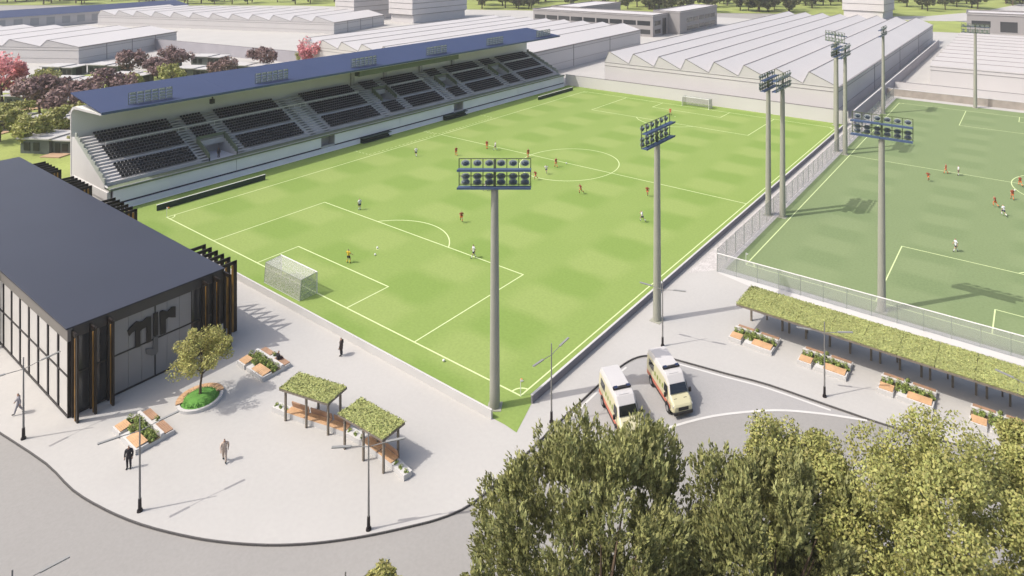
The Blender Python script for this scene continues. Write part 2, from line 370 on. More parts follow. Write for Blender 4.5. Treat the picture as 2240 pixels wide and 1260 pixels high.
for y0 in (35.5, 53):        # dashed technical areas in front of the dugouts
    k = 0
    for a, c in (((-.9,y0),(-.9,y0+17)), ((-5,y0),(-.9,y0)), ((-5,y0+17),(-.9,y0+17))):
        A, B = Vector(a), Vector(c); n = int((B-A).length/1.0)
        for i in range(n): strip(pl, [tuple(A+(B-A)*i/n), tuple(A+(B-A)*(i+.55)/n)], .12, .02)
struct(pl.build('pitch_marking', 'line_paint', fix=False))
P2X, P2Y, P2W, P2L = 75.25, 34.1, 70.4, 106.6
sheet('artificial_pitch', [(73.6,31.6),(150,31.6),(150,146.2),(73.6,146.2)], .012, 'artificial_grass')
struct(pitch_lines(P2X, P2Y, P2W, P2L, .02, .14).build('pitch_marking', 'line_paint', fix=False))
sheet('gravel_strip', [(70.2,28),(73.6,31.6),(73.6,146),(70.2,146)], .010, 'gravel')
sheet('concrete_strip', [(77.6,29.3),(150,30.6),(150,31.55),(73.4,31.55),(73.2,30.2)], .008, 'white_concrete')

# low walls round the first pitch
def wall_thing(label, segs, t, h, m, capm=None, n=1):
    (ax, ay), (bx, by) = segs; L = hypot(bx-ax, by-ay); o = thing('boundary_wall', label, 'wall', (ax,ay,0), atan2(by-ay,bx-ax))
    for i in range(n):
        MB().box(L*i/n+(.006 if i else 0), L*(i+1)/n, -t/2, t/2, -.02, h).build('wall_panel', m, o)
    if capm: MB().box(-.03, L+.03, -t/2-.03, t/2+.03, h+.002, h+.07).build('coping', capm, o)
    return o
wall_thing('low grey retaining wall with white rim along the right touchline', ((69.42,-.2),(69.42,110.3)), .16, .70, 'retaining_grey', 'white_concrete', 24)
wall_thing('low white wall behind the near goal beside the plaza', ((18,-3.5),(67.9,-3.5)), .16, .78, 'white_concrete', None, 12)
wall_thing('tall pale wall behind the far goal of the stadium pitch', ((-10,110.6),(69.6,110.6)), .25, 3.05, 'shed_wall', 'shed_trim', 12)

# ------------------------------------------------------------------ main stand
def build_stand():
    st = thing('grandstand', 'long covered grandstand with blue roof and rows of dark seats', 'grandstand', (-9,-4,0))
    ox, oy = -9, -4
    def B(): return MB()
    def place_(b, name, m, par=st, **k):
        b.v = [(x-ox, y-oy, z) for x, y, z in b.v]; return b.build(name, m, par, **k)
    Y0, Y1 = -4.0, 108.4
    XF, XB, ZF, ZB, NS = -11.0, -23.0, 3.55, 8.75, 16
    tread, rise = (XF-XB)/NS, (ZB-ZF)/NS
    # front wall in segments, dark slit between wall and plinth
    cuts = [Y0+.4, 14.6, 30.7, 33.6, 49.4, 65.2, 68.2, 88, Y1-.1]
    for a, b in zip(cuts[:-1], cuts[1:]):
        if (a, b) in ((30.7,33.6),(65.2,68.2)):
            q = B(); q.box(-12.4,-12.2,a,b,0,3.1); q.box(-12.2,-9.2,a-.15,a-.01,0,3.1); q.box(-12.2,-9.2,b+.01,b+.15,0,3.1); place_(q, 'tunnel_recess', 'stand_tier')
            place_(B().box(-9.35,-9.0,a+.02,b-.02,0,1.35), 'tunnel_gate', 'stand_grey')
        else: place_(B().box(-9.3,-9.0,a+.04,b-.04,1.18,3.1), 'front_wall', 'stand_wall_grey')
    place_(B().box(-9.34,-9.12,Y0+.4,Y1-.1,.9,1.17), 'slit', 'dark_slot')
    for a, b in ((Y0+.4,24),(24,52),(52,80),(80,Y1-.1)): place_(B().box(-9.3,-8.85,a+.02,b-.02,-.02,.88), 'plinth', 'stand_wall_grey')
    place_(B().box(-8.84,-8.72,Y0+.4,Y1-.1,.0,.09), 'apron_kerb', 'rail_white')
    place_(B().box(-11.0,-8.8,Y0,Y1,3.12,3.36), 'deck', 'deck_green')
    place_(B().box(-8.93,-8.78,Y0,Y1,3.37,3.50), 'deck_kerb', 'stand_grey')
    # tier cut at the vomitories
    vom = [(11.2,15.6,0,6),(50.0,53.6,6,11),(68.4,72.2,6,11),(87.6,91.6,6,11)]
    ys = sorted({Y0+.25, Y1-.25, *[v[0] for v in vom], *[v[1] for v in vom]})
    for a, b in zip(ys[:-1], ys[1:]):
        hole = next((v for v in vom if v[0] == a and v[1] == b), None)
        rows = [i for i in range(NS) if not (hole and hole[2] <= i < hole[3])]
        for grp in ([i for i in rows if not hole or i < hole[2]], [i for i in rows if hole and i >= hole[3]]):
            if not grp: continue
            q = B()
            for i in grp: q.box(XF-(i+1)*tread, XF-i*tread, a+.003, b-.003, 0 if not hole else max(0, ZF+(i-2)*rise), ZF+(i+1)*rise)
            place_(q, 'terrace', 'stand_tier')
        if hole:
            i0, i1 = hole[2], hole[3]; zf = ZF+i0*rise-.35; x0, x1 = XF-i1*tread, XF-i0*tread
            place_(B().box(x0-2, x1, a, b, zf-.2, zf), 'vomitory_floor', 'stand_wall_grey')
            zt = ZF+(i1+1)*rise+.9
            for yy in (a-.12, b+.12): q = B(); q.prism([(x1,zf),(x1,ZF+i0*rise+1.0),(x0,zt),(x0,zf)], yy-.1, yy+.1, 'y'); place_(q, 'vomitory_wall', 'deck_green')
            q = B(); q.box(x0-2.1,x0-2,a,b,zf,zt); place_(q, 'vomitory_door', 'stand_soffit' if i0 else 'white_concrete')
            q = B(); q.box(x0-.02,x0+.08,a,b,zt-.55,zt); place_(q, 'vomitory_lintel', 'deck_green')
    # seat rows: every row of every block is a part of little shell seats
    blocks = [(-1.6,9.4),(17.2,29.0),(34.3,46.4),(55.0,64.9),(74.3,85.7),(93.9,106.4)]
    small = [(11.5,15.0),(48.9,52.9),(67.9,72.0),(87.4,92.0)]
    cache = {}
    def seats(L):
        k = round(L,1)
        if k not in cache:
            q = MB(); n = int(L/.5)
            for j in range(n):
                y = j*.5+.03
                q.box(-.06,.26,y,y+.42,.24,.29); q.raw([(-.12,y,.29),(-.06,y,.29),(-.06,y+.42,.29),(-.12,y+.42,.29),(-.17,y,.56),(-.12,y,.57),(-.12,y+.42,.57),(-.17,y+.42,.56)],
                        [(0,1,5,4),(1,2,6,5),(2,3,7,6),(3,0,4,7),(4,5,6,7)])
            cache[k] = q.mesh('seat_row', 'seat_plastic', False)
        return cache[k]
    for (a, b) in blocks:
        for i in range(NS):
            if i in (5,11): continue
            inst('seat_row', seats(b-a), st, (XF-(i+.72)*tread-ox, a-oy, ZF+(i+1)*rise))
    for n_, (a, b) in enumerate(small):
        for i in ((7,8,9,10,12,13,14,15) if n_ == 0 else (0,1,2,3,4,12,13,14,15)):
            inst('seat_row', seats(b-a), st, (XF-(i+.72)*tread-ox, a-oy, ZF+(i+1)*rise))
    # white handrail on the upper gangway, front guard rail
    zr = ZF+12*rise; xr = XF-11.05*tread
    for a, b in [(-1,46.5),(55,65),(74.3,86),(94,106)]:
        q = B(); q.tube((xr,a,zr+.55),(xr,b,zr+.55),.085,n=6)
        y = a
        while y < b: q.tube((xr,y,zr-.3),(xr,y,zr+.55),.05,n=5); y += 1.2
        place_(q, 'handrail', 'rail_white')
    # stairways
    for y in (10.4,16.4,30.2,33.2,47.6,54,66.2,73.2,86.6,93):
        q = B()
        for i in range(NS*2): q.box(XF-(i*.5+.5)*tread, XF-i*.5*tread, y-.55, y+.55, ZF+i*.5*rise, ZF+(i*.5+.5)*rise+.012)
        place_(q, 'stairway', 'stand_grey')
    # near end wall under the tier, parapet steps
    for yy, nm in ((Y0,'end_wall'),(Y1-.25,'end_wall')):
        q = B(); q.prism([(-9.6,1.2),(-9.35,1.6),(-9.35,3.1),(-11,3.6),(-23,8.85),(-24.6,8.85),(-24.6,-.02),(-11,-.02)], yy, yy+.24, 'y'); place_(q, nm, 'white_concrete')
    q = B(); q.box(-23,-9.25,Y0-.25,Y0-.01,1.55,2.95); place_(q, 'end_beam', 'white_concrete', bevel=.2)
    for yy in (Y0+.02, Y1-.2):
        q = B()
        for i in range(NS): q.box(XF-(i+1)*tread, XF-i*tread, yy, yy+.16, ZF+i*rise, ZF+(i+1)*rise+.75+(.2 if i % 2 else 0))
        place_(q, 'side_parapet', 'rail_grey')
    # rear wall curling into the roof slab
    prof_o = [(-24.7,-.02),(-24.7,12.6)]+[(-24.7+2.1*(1-cos(t)),12.6+1.35*sin(t)) for t in [pi/2*k/6 for k in range(1,7)]]+[(-12.1,14.22)]
    prof_i = [(-12.1,13.98)]+[(-24.35+1.9*(1-cos(t)),12.4+1.15*sin(t)) for t in [pi/2*k/6 for k in range(6,0,-1)]]+[(-24.35,12.4),(-24.35,-.02)]
    def shell(x_lo, name, m):
        q = B(); q.prism(prof_o+prof_i, Y0+.01, Y1+1.4, 'y'); place_(q, name, m, fix=True)
    shell(0, 'roof_shell', 'stand_soffit')
    # light edge of the shell at the near end
    q = B(); q.prism(prof_o+prof_i, Y0-.06, Y0-.002, 'y'); place_(q, 'shell_edge', 'white_concrete')
    # blue roof in bays
    nb = 12
    for i in range(nb):
        a, b = Y0-.1+i*(110.2+4.1)/nb, Y0-.1+(i+1)*(110.2+4.1)/nb
        q = B(); q.raw([(-11.9,a,14.28),(-11.9,b-.02,14.28),(-24.6,b-.02,15.85),(-24.6,a,15.85),(-11.9,a,14.44),(-11.9,b-.02,14.44),(-24.6,b-.02,16.0),(-24.6,a,16.0)],
                       [(0,1,2,3),(7,6,5,4),(0,4,5,1),(1,5,6,2),(2,6,7,3),(3,7,4,0)]); place_(q, 'roof_panel', 'blue_roof')
    place_(B().box(-11.88,-11.8,Y0-.1,110.2,14.1,14.5), 'gutter', 'gantry_blue')
    q = B()
    for y in range(0,112,8): q.beam((-24.3,y,13.9),(-24.3,y,15.75),.18); q.beam((-23.5,y,13.95),(-13,y,14.35),.12)
    place_(q, 'roof_strut', 'frame_green')
    # floodlight racks standing on the roof
    case = MB().box(-.09,.09,-.36,.36,-.12,.12).mesh('lamp','lamp_glass')
    for y in (.1,20.3,40.5,60.8,81.0,101.4):
        q = B()
        for z in (14.75,15.2,15.65,16.15,16.5): q.beam((-13.62,y,z),(-13.62,y+6.3,z),.05,.06)
        for k in range(7): q.beam((-13.64,y+k*1.05,14.5),(-13.64,y+k*1.05,16.52),.06)
        r = place_(q, 'floodlight_rack', 'frame_green')
        for k in range(6):
            for z in (14.98,15.42,15.86,16.36): inst('lamp', case, r, (-13.48-ox, y+.53+k*1.05-oy, z))
    # television gantry, pilasters, hanging loudspeaker, dugouts
    q = B(); q.box(-15.2,-13.6,42.5,71,12.55,12.7); q.box(-13.65,-13.55,42.5,71,12.7,13.7); q.box(-15.2,-15.1,42.5,71,12.7,13.3)
    for y in range(43,72,4): q.beam((-13.6,y,12.6),(-13.6,y,14.1),.12); q.beam((-15.1,y,12.6),(-15.1,y,14.1),.12)
    place_(q, 'camera_gantry', 'deck_green')
    for y in (48.2,57.2,68,79): place_(B().box(-24.3,-23.8,y-.4,y+.4,8.7,13.4), 'pilaster', 'stand_tier')
    q = B(); q.box(-15.2,-14.6,13.0,13.7,12.2,13.0); q.tube((-14.9,13.4,13.0),(-14.9,13.4,14.0),.12); place_(q, 'loudspeaker', 'sign_black', bevel=.08)
    for y in (39.3,61.6):
        q = B(); q.box(-8.84,-8.75,y,y+6.9,.05,.95); q.box(-8.75,-7.75,y,y+6.9,.05,.12); q.box(-8.8,-7.7,y-.05,y+6.95,.95,1.03); q.box(-8.7,-8.2,y+.2,y+6.7,.12,.45); place_(q, 'dugout', 'ad_board')
    return st
build_stand()
# dark low perimeter boards at both ends of the stand-side touchline
for (y0, y1, lab) in ((.2,16.8,'dark green low advertising board near the corner flag by the stand'),(90.2,105.6,'dark green low advertising board at the far end of the stand')):
    t = thing('advertising_board', lab, 'board', (-3.8,y0,0)); n = 6; L = (y1-y0)/n
    for i in range(n): MB().box(-.06,.06,i*L+.01,(i+1)*L-.01,.02,.86).build('board_panel', 'ad_board', t)
    MB().box(-.08,.08,0,y1-y0,.862,.93).build('top_rail', 'rail_white', t)
# ------------------------------------------------------------------ floodlight masts
def build_mast():
    t = thing('floodlight_mast', '', 'floodlight', (0,0,0), 0, 'floodlight masts round the pitches')
    b = MB(); b.smooth = True; b.lathe([(.44,-.02),(.44,.9),(.42,3),(.36,12),(.31,18.7)], 16); b.smooth = False; b.raw([(cos(2*pi*i/16)*.31, sin(2*pi*i/16)*.31, 18.7) for i in range(16)], [tuple(range(16))])
    b.build('pole', 'mast_steel', t)
    b = MB(); b.box(-.6,.6,-.6,.6,-.02,.05); b.build('base_plate', 'mast_steel', t)
    # lamps look along +x (the pitch side); walkways stick out at the back
    for z in (18.72, 20.22):
        b = MB(); b.box(-.50,.1,-3.1,3.1,z,z+.06); b.box(-.54,-.50,-3.12,3.12,z-.06,z+.13); b.build('walkway', 'gantry_blue', t)
    b = MB()
    for k in range(7): b.beam((.12,-3.05+k*6.1/6,18.7),(.12,-3.05+k*6.1/6,21.1),.07)
    for z in (18.9,19.6,20.2,21.08): b.beam((.12,-3.08,z),(.12,3.08,z),.06)
    b.beam((0,0,18.6),(.1,0,21.0),.2)
    b.build('lamp_frame', 'frame_green', t)
    lm = MB(); lm.smooth = True; lm.lathe([(.06,-.20),(.13,-.15),(.20,0.0),(.22,.06)], 12); me = lm.mesh('lamp_case','lamp_case')
    g = MB(); g.raw([(cos(2*pi*i/12)*.23, sin(2*pi*i/12)*.23, .05) for i in range(12)], [tuple(range(12))]); g.lathe([(.23,.05),(.28,.07),(.29,.03),(.23,.02)], 14); gme = g.mesh('lens', 'lamp_glass')
    for z in (19.02, 19.52, 20.66):
        for k in range(6):
            l = inst('lamp', me, t, (.30, -2.54+k*1.017, z), (0, radians(112), 0), (.95,1.35,1)); inst('lens', gme, l)
    return t
mast0 = build_mast()
A = atan2(.824,-.567)
masts = [((67.1,-2.3), A, 'tall floodlight mast in the near corner of the stadium pitch'),
         ((72.1,17.1), pi, 'tall floodlight mast on the pavement beside the parked ambulances'),
         ((91.2,32.4), pi/2, 'tall floodlight mast behind the long green-roofed pergola'),
         ((72.2,50.8), pi, 'left mast of the nearer pair between the two pitches'),
         ((74.2,51.2), 0, 'right mast of the nearer pair between the two pitches'),
         ((72.5,88.8), pi, 'left mast of the farther pair between the two pitches'),
         ((74.4,87.5), 0, 'right mast of the farther pair between the two pitches'),
         ((67.3,108.6), atan2(-.824,-.567), 'floodlight mast at the far corner by the saw-tooth shed'),
         ((74.0,126.5), 0, 'lone floodlight mast on the gravel beside the dark shed wall'),
         ((91.9,145.6), -pi/2, 'floodlight mast at the far end of the artificial pitch')]
for i, (p, a, lab) in enumerate(masts): place(mast0 if i == 0 else copy_tree(mast0), (p[0],p[1],0), a, lab)

# ------------------------------------------------------------------ club building
def build_club():
    X0, X1, Y0, Y1, H = -23, 38.85, -23.35, -11.05, 7.5
    t = thing('clubhouse', 'dark flat-roofed clubhouse with bronze fins and a large crest sign', 'building', (X1,Y0,0)); ox, oy = X1, Y0
    def P(b, name, m, par=t, **k):
        b.v = [(x-ox,y-oy,z) for x,y,z in b.v]; return b.build(name, m, par, **k)
    P(MB().box(X0+.4,X1-.35,Y0+.35,Y1-.35,-.02,H-.5), 'core', 'dark_glass')
    n = 1
    P(MB().box(X0-.1,X1+.25,Y0-.2,Y1+.2,H-.06,H+.08), 'roof', 'slate_roof', bevel=.03)
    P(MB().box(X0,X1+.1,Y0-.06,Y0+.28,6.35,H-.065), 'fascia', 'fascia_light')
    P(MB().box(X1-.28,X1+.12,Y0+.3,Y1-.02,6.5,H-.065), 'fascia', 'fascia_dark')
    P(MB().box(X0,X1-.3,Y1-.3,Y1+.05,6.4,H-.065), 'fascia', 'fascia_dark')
    # long side: white curtain panels between dark slots, split by a transom
    x = X1-.14; k = 0; posts = []
    while x > X0+1:
        for (z0, z1) in ((.22,3.38),(3.5,6.34)):
            P(MB().box(x-1.86,x,Y0+.02,Y0+.12,z0,z1), 'curtain_panel', 'curtain_panel')
        posts.append(x-2.15); x -= 2.49; k += 1
    q = MB()
    for xx in posts: q.box(xx-.09,xx+.09,Y0-.03,Y0+.2,.0,6.34)
    P(q, 'mullion', 'mullion')
    P(MB().box(X0,X1,Y0-.05,Y0+.05,3.385,3.495), 'transom', 'mullion'); P(MB().box(X0,X1,Y0-.04,Y0+.15,-.02,.2), 'sill', 'mullion')
    P(MB().box(X1-.13,X1+.03,Y0-.02,Y0+.25,0,6.4), 'corner_post', 'bronze')
    # entrance side: pale panels, dark end panels
    ys = [-20.05,-19.0,-17.95,-16.92,-15.9,-14.85,-13.82]
    for a, b in zip(ys[:-1], ys[1:]):
        for z0, z1 in ((.16,3.40),(3.52,6.48)): P(MB().box(X1-.1,X1-.02,a+.012,b-.012,z0,z1), 'glazed_panel', 'grey_panel')
    for a, b in ((-23.1,-22.1),(-22.1,-21.1),(-21.1,-20.1),(-13.78,-12.9),(-12.9,-12.0),(-12.0,-11.1)):
        for z0, z1 in ((.16,3.40),(3.52,6.48)): P(MB().box(X1-.1,X1-.03,a+.015,b-.015,z0,z1), 'dark_panel', 'dark_glass')
    P(MB().box(X1-.06,X1+.04,Y0+.2,Y1-.1,3.405,3.515), 'transom', 'mullion'); P(MB().box(X1-.05,X1+.05,-16.93,-16.85,.1,6.49), 'mullion', 'mullion')
    P(MB().box(X1-.15,X1+.03,Y0+.2,Y1-.1,-.02,.14), 'sill', 'mullion')
    # crest sign
    sg = [[(-19.11,5.26),(-18.98,4.74),(-18.73,4.96),(-18.51,5.0),(-18.51,3.46),(-18.12,3.41),(-18.12,4.79),(-17.97,4.89),(-17.63,4.91),(-17.63,3.44),(-17.27,3.43),(-17.27,5.68),(-17.61,5.78),(-17.92,5.57),(-18.17,5.63),(-18.4,5.8),(-18.83,5.53)],
          [(-17.08,5.85),(-16.71,5.85),(-16.71,3.76),(-17.08,3.80)],
          [(-16.55,5.77),(-16.33,5.83),(-15.9,5.54),(-15.57,5.79),(-15.24,5.7),(-15.24,4.69),(-15.57,4.82),(-15.84,4.97),(-16.06,4.89),(-16.06,3.63),(-16.5,3.65)]]
    for g in sg: P(MB().prism(g, X1+.06, X1+.16, 'x'), 'sign_letter', 'sign_black')
    P(MB().prism([(-17.08,3.70),(-16.71,3.70),(-16.71,2.25),(-16.86,2.05),(-17.2,2.12),(-17.63,2.45),(-17.68,2.95),(-17.08,2.68)], X1+.06, X1+.14, 'x'), 'sign_hook', 'sign_grey')
    # bronze fins: flat frames, an arm along the roof edge and a leg to the ground
    def fin(x, y, dx, dy, gold, L=1.35):
        q = MB(); d = Vector((dx,dy,0)); n_ = Vector((-dy,dx,0))*.07
        for (c, ax, az) in ((d*(L-.17)+Vector((0,0,3.6)), d*.17, Vector((0,0,3.62))), (d*(L/2-.1)+Vector((0,0,7.06)), d*(L/2-.02), Vector((0,0,.16))), (d*.16+Vector((0,0,3.45)), d*.14, Vector((0,0,3.4)))):
            q.obox(Vector((x,y,0))+c, ax, n_, az)
        P(q, 'fin', 'bronze')
        if gold: P(MB().obox(Vector((x,y,0))+d*(L-.42)+Vector((0,0,3.45)), d*.06, n_*1.5, Vector((0,0,3.38))), 'fin_edge', 'bronze_gold')
    for y in (-23.1,-21.85,-20.6): fin(X1+.06, y, 1, 0, True)
    for y in (-12.9,-11.9,-10.85): fin(X1+.06, y, 1, 0, True)
    for c in (37.6,13.8,-.5,-12): 
        for k in range(6): fin(c-k*1.3, Y1+.1, 0, 1, k < 2, 2.0)
    for c in (20.6,-4):
        for k in range(6): fin(c-k*1.3, Y0-.08, 0, -1, k < 2)
build_club()

# ------------------------------------------------------------------ industrial buildings
def shed(label, cx, cy, ang, Wd, D, n, e, p, flip=False, lean=.18):
    """saw-tooth hall; local origin at its near right corner, x to the left is negative, y runs along the right wall"""
    t = thing('industrial_hall', label, 'factory', (cx,cy,0), ang)
    tw = Wd/n
    for nm, bx in (('front_wall',(-Wd,0,0,.3)),('side_wall',(-.3,0,.31,D)),('side_wall',(-Wd,-Wd+.3,.31,D)),('back_wall',(-Wd+.31,-.31,D-.3,D))):
        MB().box(*bx,-.02,e).build(nm, 'shed_wall', t)
    for i in range(n):
        x0 = -Wd+i*tw; q = MB(); q.prism([(x0+.01,e+.003),(x0+tw*lean,p),(x0+tw-.01,e+.003)], .0, D, 'y'); q.build('roof_bay', 'shed_roof', t)
        q = MB(); q.prism([(x0+.02,e+.01),(x0+tw*lean,p+.01),(x0+tw-.02,e+.01),(x0+tw-.02,e+.12),(x0+tw*lean,p+.16),(x0+.02,e+.12)], -.08, -.003, 'y'); q.build('verge_trim', 'shed_trim', t)
        MB().box(x0+tw*lean-.09,x0+tw*lean+.09,.02,D-.02,p-.05,p+.09).build('ridge_shade_line', 'shed_trim', t)  # dark strip added to draw the occlusion line along the ridge
    for z, h in ((e-.35,.14),(e-1.3,.14),(e*.30,.08)):
        MB().box(-Wd-.04,.0,-.05,-.002,z,z+h).build('wall_band', 'shed_trim', t)
        MB().box(.002,.05,-.05,D,z,z+h).build('wall_band', 'shed_trim', t)
    MB().box(.052,.5,-.05,D,e-.02,e+.12).build('eaves', 'shed_trim', t)
    for k in range(1,4): MB().box(.002,.09,D*k/4-.12,D*k/4+.12,0,e-.03).build('downpipe', 'shed_trim', t)
    return t
shed('large pale saw-tooth factory hall behind the far goal wall', 66.4, 114.5, 0, 65.2, 163, 8, 7.5, 10.35)
shed('pale saw-tooth factory hall directly behind the blue stand roof', -24.5, 88, radians(3), 79, 100, 8, 7.6, 9.9)
shed('saw-tooth factory hall behind the small houses at far left', -172.8, 42.9, radians(29), 118, 47, 8, 5.9, 8.2)
shed('farther pale saw-tooth hall in front of the two white towers', -175.5, 145, radians(19), 150, 42, 12, 5.6, 8.2)
# hall at right behind the artificial pitch, ridges crosswise
t = thing('industrial_hall', 'pale low hall with cross ridges behind the artificial pitch', 'factory', (79,168,0))
MB().box(0,75,0,.3,-.02,6.3).build('front_wall','shed_wall',t); MB().box(0,.3,.31,92,-.02,6.3).build('side_wall','shed_wall',t); MB().box(74.7,75,.31,92,-.02,6.3).build('side_wall','shed_wall',t); MB().box(.31,74.69,91.7,92,-.02,6.3).build('back_wall','shed_wall',t)
for i in range(10):
    y = i*9.2; MB().prism([(y+.02,6.303),(y+3.5,7.3),(y+9.18,6.303)],-.0,75,'x').build('roof_bay','sun_dimmed_roof',t); MB().box(.05,74.9,y+3.4,y+3.6,7.25,7.38).build('ridge_shade_line','shed_trim',t)  # roof colour dimmed against the sun; dark strips stand in for ridge shading
for z in (5.9,4.9): MB().box(-.05,75,-.06,-.002,z,z+.12).build('wall_band','shed_trim',t)
# far hall with blue roof at the top left
t = thing('industrial_hall', 'long grey hall with blue roof at the far left edge', 'factory', (-341,152,0), radians(99))
MB().box(-190,0,0,26,-.02,6.4).build('wall','shed_wall',t)
MB().prism([(-1.2,6.42),(14,9.2),(28,6.42)],-190,.6,'x').build('roof','blue_roof',t)
for k in range(26): MB().box(-4.6-k*7.1,-.9-k*7.1,-.08,-.003,1.4,5.2).build('window','stand_grey',t)
# towers
def tower(label, x, y, ang, wx, wy, h, n):
    t = thing('tower_block', label, 'tower', (x,y,0), ang)
    MB().box(-wx*.47,wx*.47,-wy*.47,wy*.47,-.02,4.6).build('base','tower_wall',t)
    fh = (h-4.6)/n
    for i in range(n):
        z = 4.6+i*fh; MB().box(-wx/2,wx/2,-wy/2,wy/2,z+.3,z+fh).build('storey','tower_wall',t); MB().box(-wx/2+.4,wx/2-.4,-wy/2+.4,wy/2-.4,z+.003,z+.297).build('shadow_gap','shed_trim',t)
    return t
tower('white banded tower block with stepped base, right of the pair', -192, 219, radians(3), 19, 44, 30, 8)
tower('white banded tower block partly hidden, left of the pair', -232, 209, radians(3), 17, 40, 26, 7)
tower('pale banded tower standing behind the large saw-tooth hall', 19, 379, radians(-5), 24, 22, 34, 7)
# office building with dark ribbon windows
t = thing('office_building', 'grey flat-roofed office with dark ribbon windows beyond the halls', 'office', (-43,222,0), radians(2))
def wing(x0,x1,y0,y1,h):
    MB().box(x0,x1,y0,y1,-.02,h).build('wing','office_wall',t); MB().box(x0-.2,x1+.2,y0-.2,y1+.2,h+.003,h+.25).build('roof','shed_roof',t)
    q = MB(); q.box(x0-.25,x1+.25,y0-.25,y0+.1,h+.26,h+.7); q.box(x0-.25,x1+.25,y1-.1,y1+.25,h+.26,h+.7); q.box(x0-.25,x0+.1,y0+.11,y1-.11,h+.26,h+.7); q.box(x1-.1,x1+.25,y0+.11,y1-.11,h+.26,h+.7); q.build('parapet','shed_trim',t)
wing(-70,0,0,16,9.6); wing(-8,6,16.5,64,10.4); wing(-70,-52,16.5,60,10.0)
for z in (1.2,5.2):
    for k in range(9): MB().box(-69+k*7.6,-62.2+k*7.6,-.06,-.003,z,z+2.1).build('window','dark_glass',t)
    for k in range(5): MB().box(6.003,6.06,25+k*7.4,31.6+k*7.4,z,z+2).build('window','dark_glass',t)
    MB().box(.003,.06,2,8,z,z+2).build('window','dark_glass',t)
MB().box(.003,.07,10,14,.2,8).build('window','dark_glass',t)
# small pavilion at the upper right
t = thing('pavilion', 'small grey flat-roofed pavilion at the upper right edge', 'building', (75.5,326,0), radians(4))
MB().box(0,36,0,20,-.02,9).build('wall','office_wall',t); MB().box(-.3,36.3,-.3,20.3,9.003,9.3).build('roof','shed_roof',t)
q = MB(); q.box(-.3,36.3,-.3,.1,9.31,10); q.box(-.3,.1,.11,20.3,9.31,10); q.box(.11,36.3,19.9,20.3,9.31,10); q.build('parapet','shed_trim',t)
MB().box(2,10,-.08,-.003,3,6).build('window','dark_glass',t); MB().box(14,21,-.08,-.003,1,6).build('window','dark_glass',t)
# long boundary walls
wall_thing('long grey boundary wall between the houses and the pale yard', ((-200,72),(-106,88)), .4, 4.2, 'lane_grey', 'shed_trim', 10)
wall_thing('grey lane wall with white coping beside the large factory hall', ((70.4,112.5),(70.4,262)), .3, 2.9, 'lane_grey', 'white_concrete', 16)
wall_thing('pale wall behind the far end of the artificial pitch', ((70.8,149.4),(150,149.4)), .4, 1.9, 'brick_brown', 'white_concrete', 12)
wall_thing('grey yard wall in front of the cross-ridged hall', ((71,160),(150,160)), .3, 2.0, 'shed_wall', 'shed_trim', 8)

# ------------------------------------------------------------------ translucent fence of the artificial pitch
t = thing('pitch_fence', 'translucent glass fence with thin white rail round the artificial pitch', 'fence', (73.0,30.4,0))
n = 28; Lx = 70/n
for i in range(n):
    y = .05+i*.036
    MB().box(i*Lx+.04,(i+1)*Lx-.04,y,y+.02,.05,2.2).build('fence_panel','fence_glass',t)
q = MB()
for i in range(n+1): q.tube((i*Lx,.06+i*.036,0),(i*Lx,.06+i*.036,2.25),.035,n=6)
q.build('fence_post','rail_grey',t)
q = MB(); q.beam((0,.06,2.24),(70,1.07,2.24),.07); q.build('top_rail','rail_white',t)
n = 40
for i in range(n): MB().box(.0,.02,.1+i*2.9+.03,.1+(i+1)*2.9-.03,.05,2.8).build('mesh_panel','fence_mesh',t)
q = MB()
for i in range(n+1): q.tube((.01,.1+i*2.9,0),(.01,.1+i*2.9,2.85),.04,n=6)
q.build('fence_post','rail_grey',t)
# corner flags
for (x, y, lab) in ((P2X,P2Y,'white corner flag at the near corner of the artificial pitch'),(0,0,'corner flag beside the dark advertising board'),(68,0,'corner flag at the near right corner of the stadium pitch')):
    t = thing('corner_flag', lab, 'flag', (x,y,0)); MB().tube((0,0,0),(0,0,1.5),.025,n=6).build('pole','rail_white',t); MB().raw([(0,0,1.48),(.3,.1,1.38),(0,0,1.2)],[(0,1,2)]).build('flag','cloth_white',t)

# ------------------------------------------------------------------ goals
def goal():
    t = thing('football_goal', '', 'goal', (0,0,0), 0, 'football goals')
    q = MB()
    for x in (-3.66,3.66): q.tube((x,0,0),(x,0,2.44),.06,n=8)
    q.tube((-3.72,0,2.44),(3.72,0,2.44),.06,n=8); q.build('goal_frame','goal_white',t)
    q = MB()
    for x in (-3.66,3.66): q.path([(x,0,2.44),(x,-1.9,2.3),(x,-2.1,0)],[.03,.03,.03]); 
    q.tube((-3.66,-2.1,.03),(3.66,-2.1,.03),.03); q.tube((-3.66,-1.9,2.3),(3.66,-1.9,2.3),.025); q.build('net_support','rail_grey',t)
    q = MB(); q.raw([(-3.66,0,2.43),(3.66,0,2.43),(3.66,-1.9,2.28),(-3.66,-1.9,2.28),(3.66,-2.1,.02),(-3.66,-2.1,.02),(-3.66,0,.02),(3.66,0,.02)],[(0,1,2,3),(3,2,4,5),(0,3,5,6),(1,7,4,2)]); q.build('net','goal_net',t,fix=False)
    return t
g0 = goal()
place(g0, (34,-.02,0), 0, 'white football goal at the near end of the stadium pitch')
place(copy_tree(g0), (34,106.02,0), pi, 'white football goal at the far end of the stadium pitch')

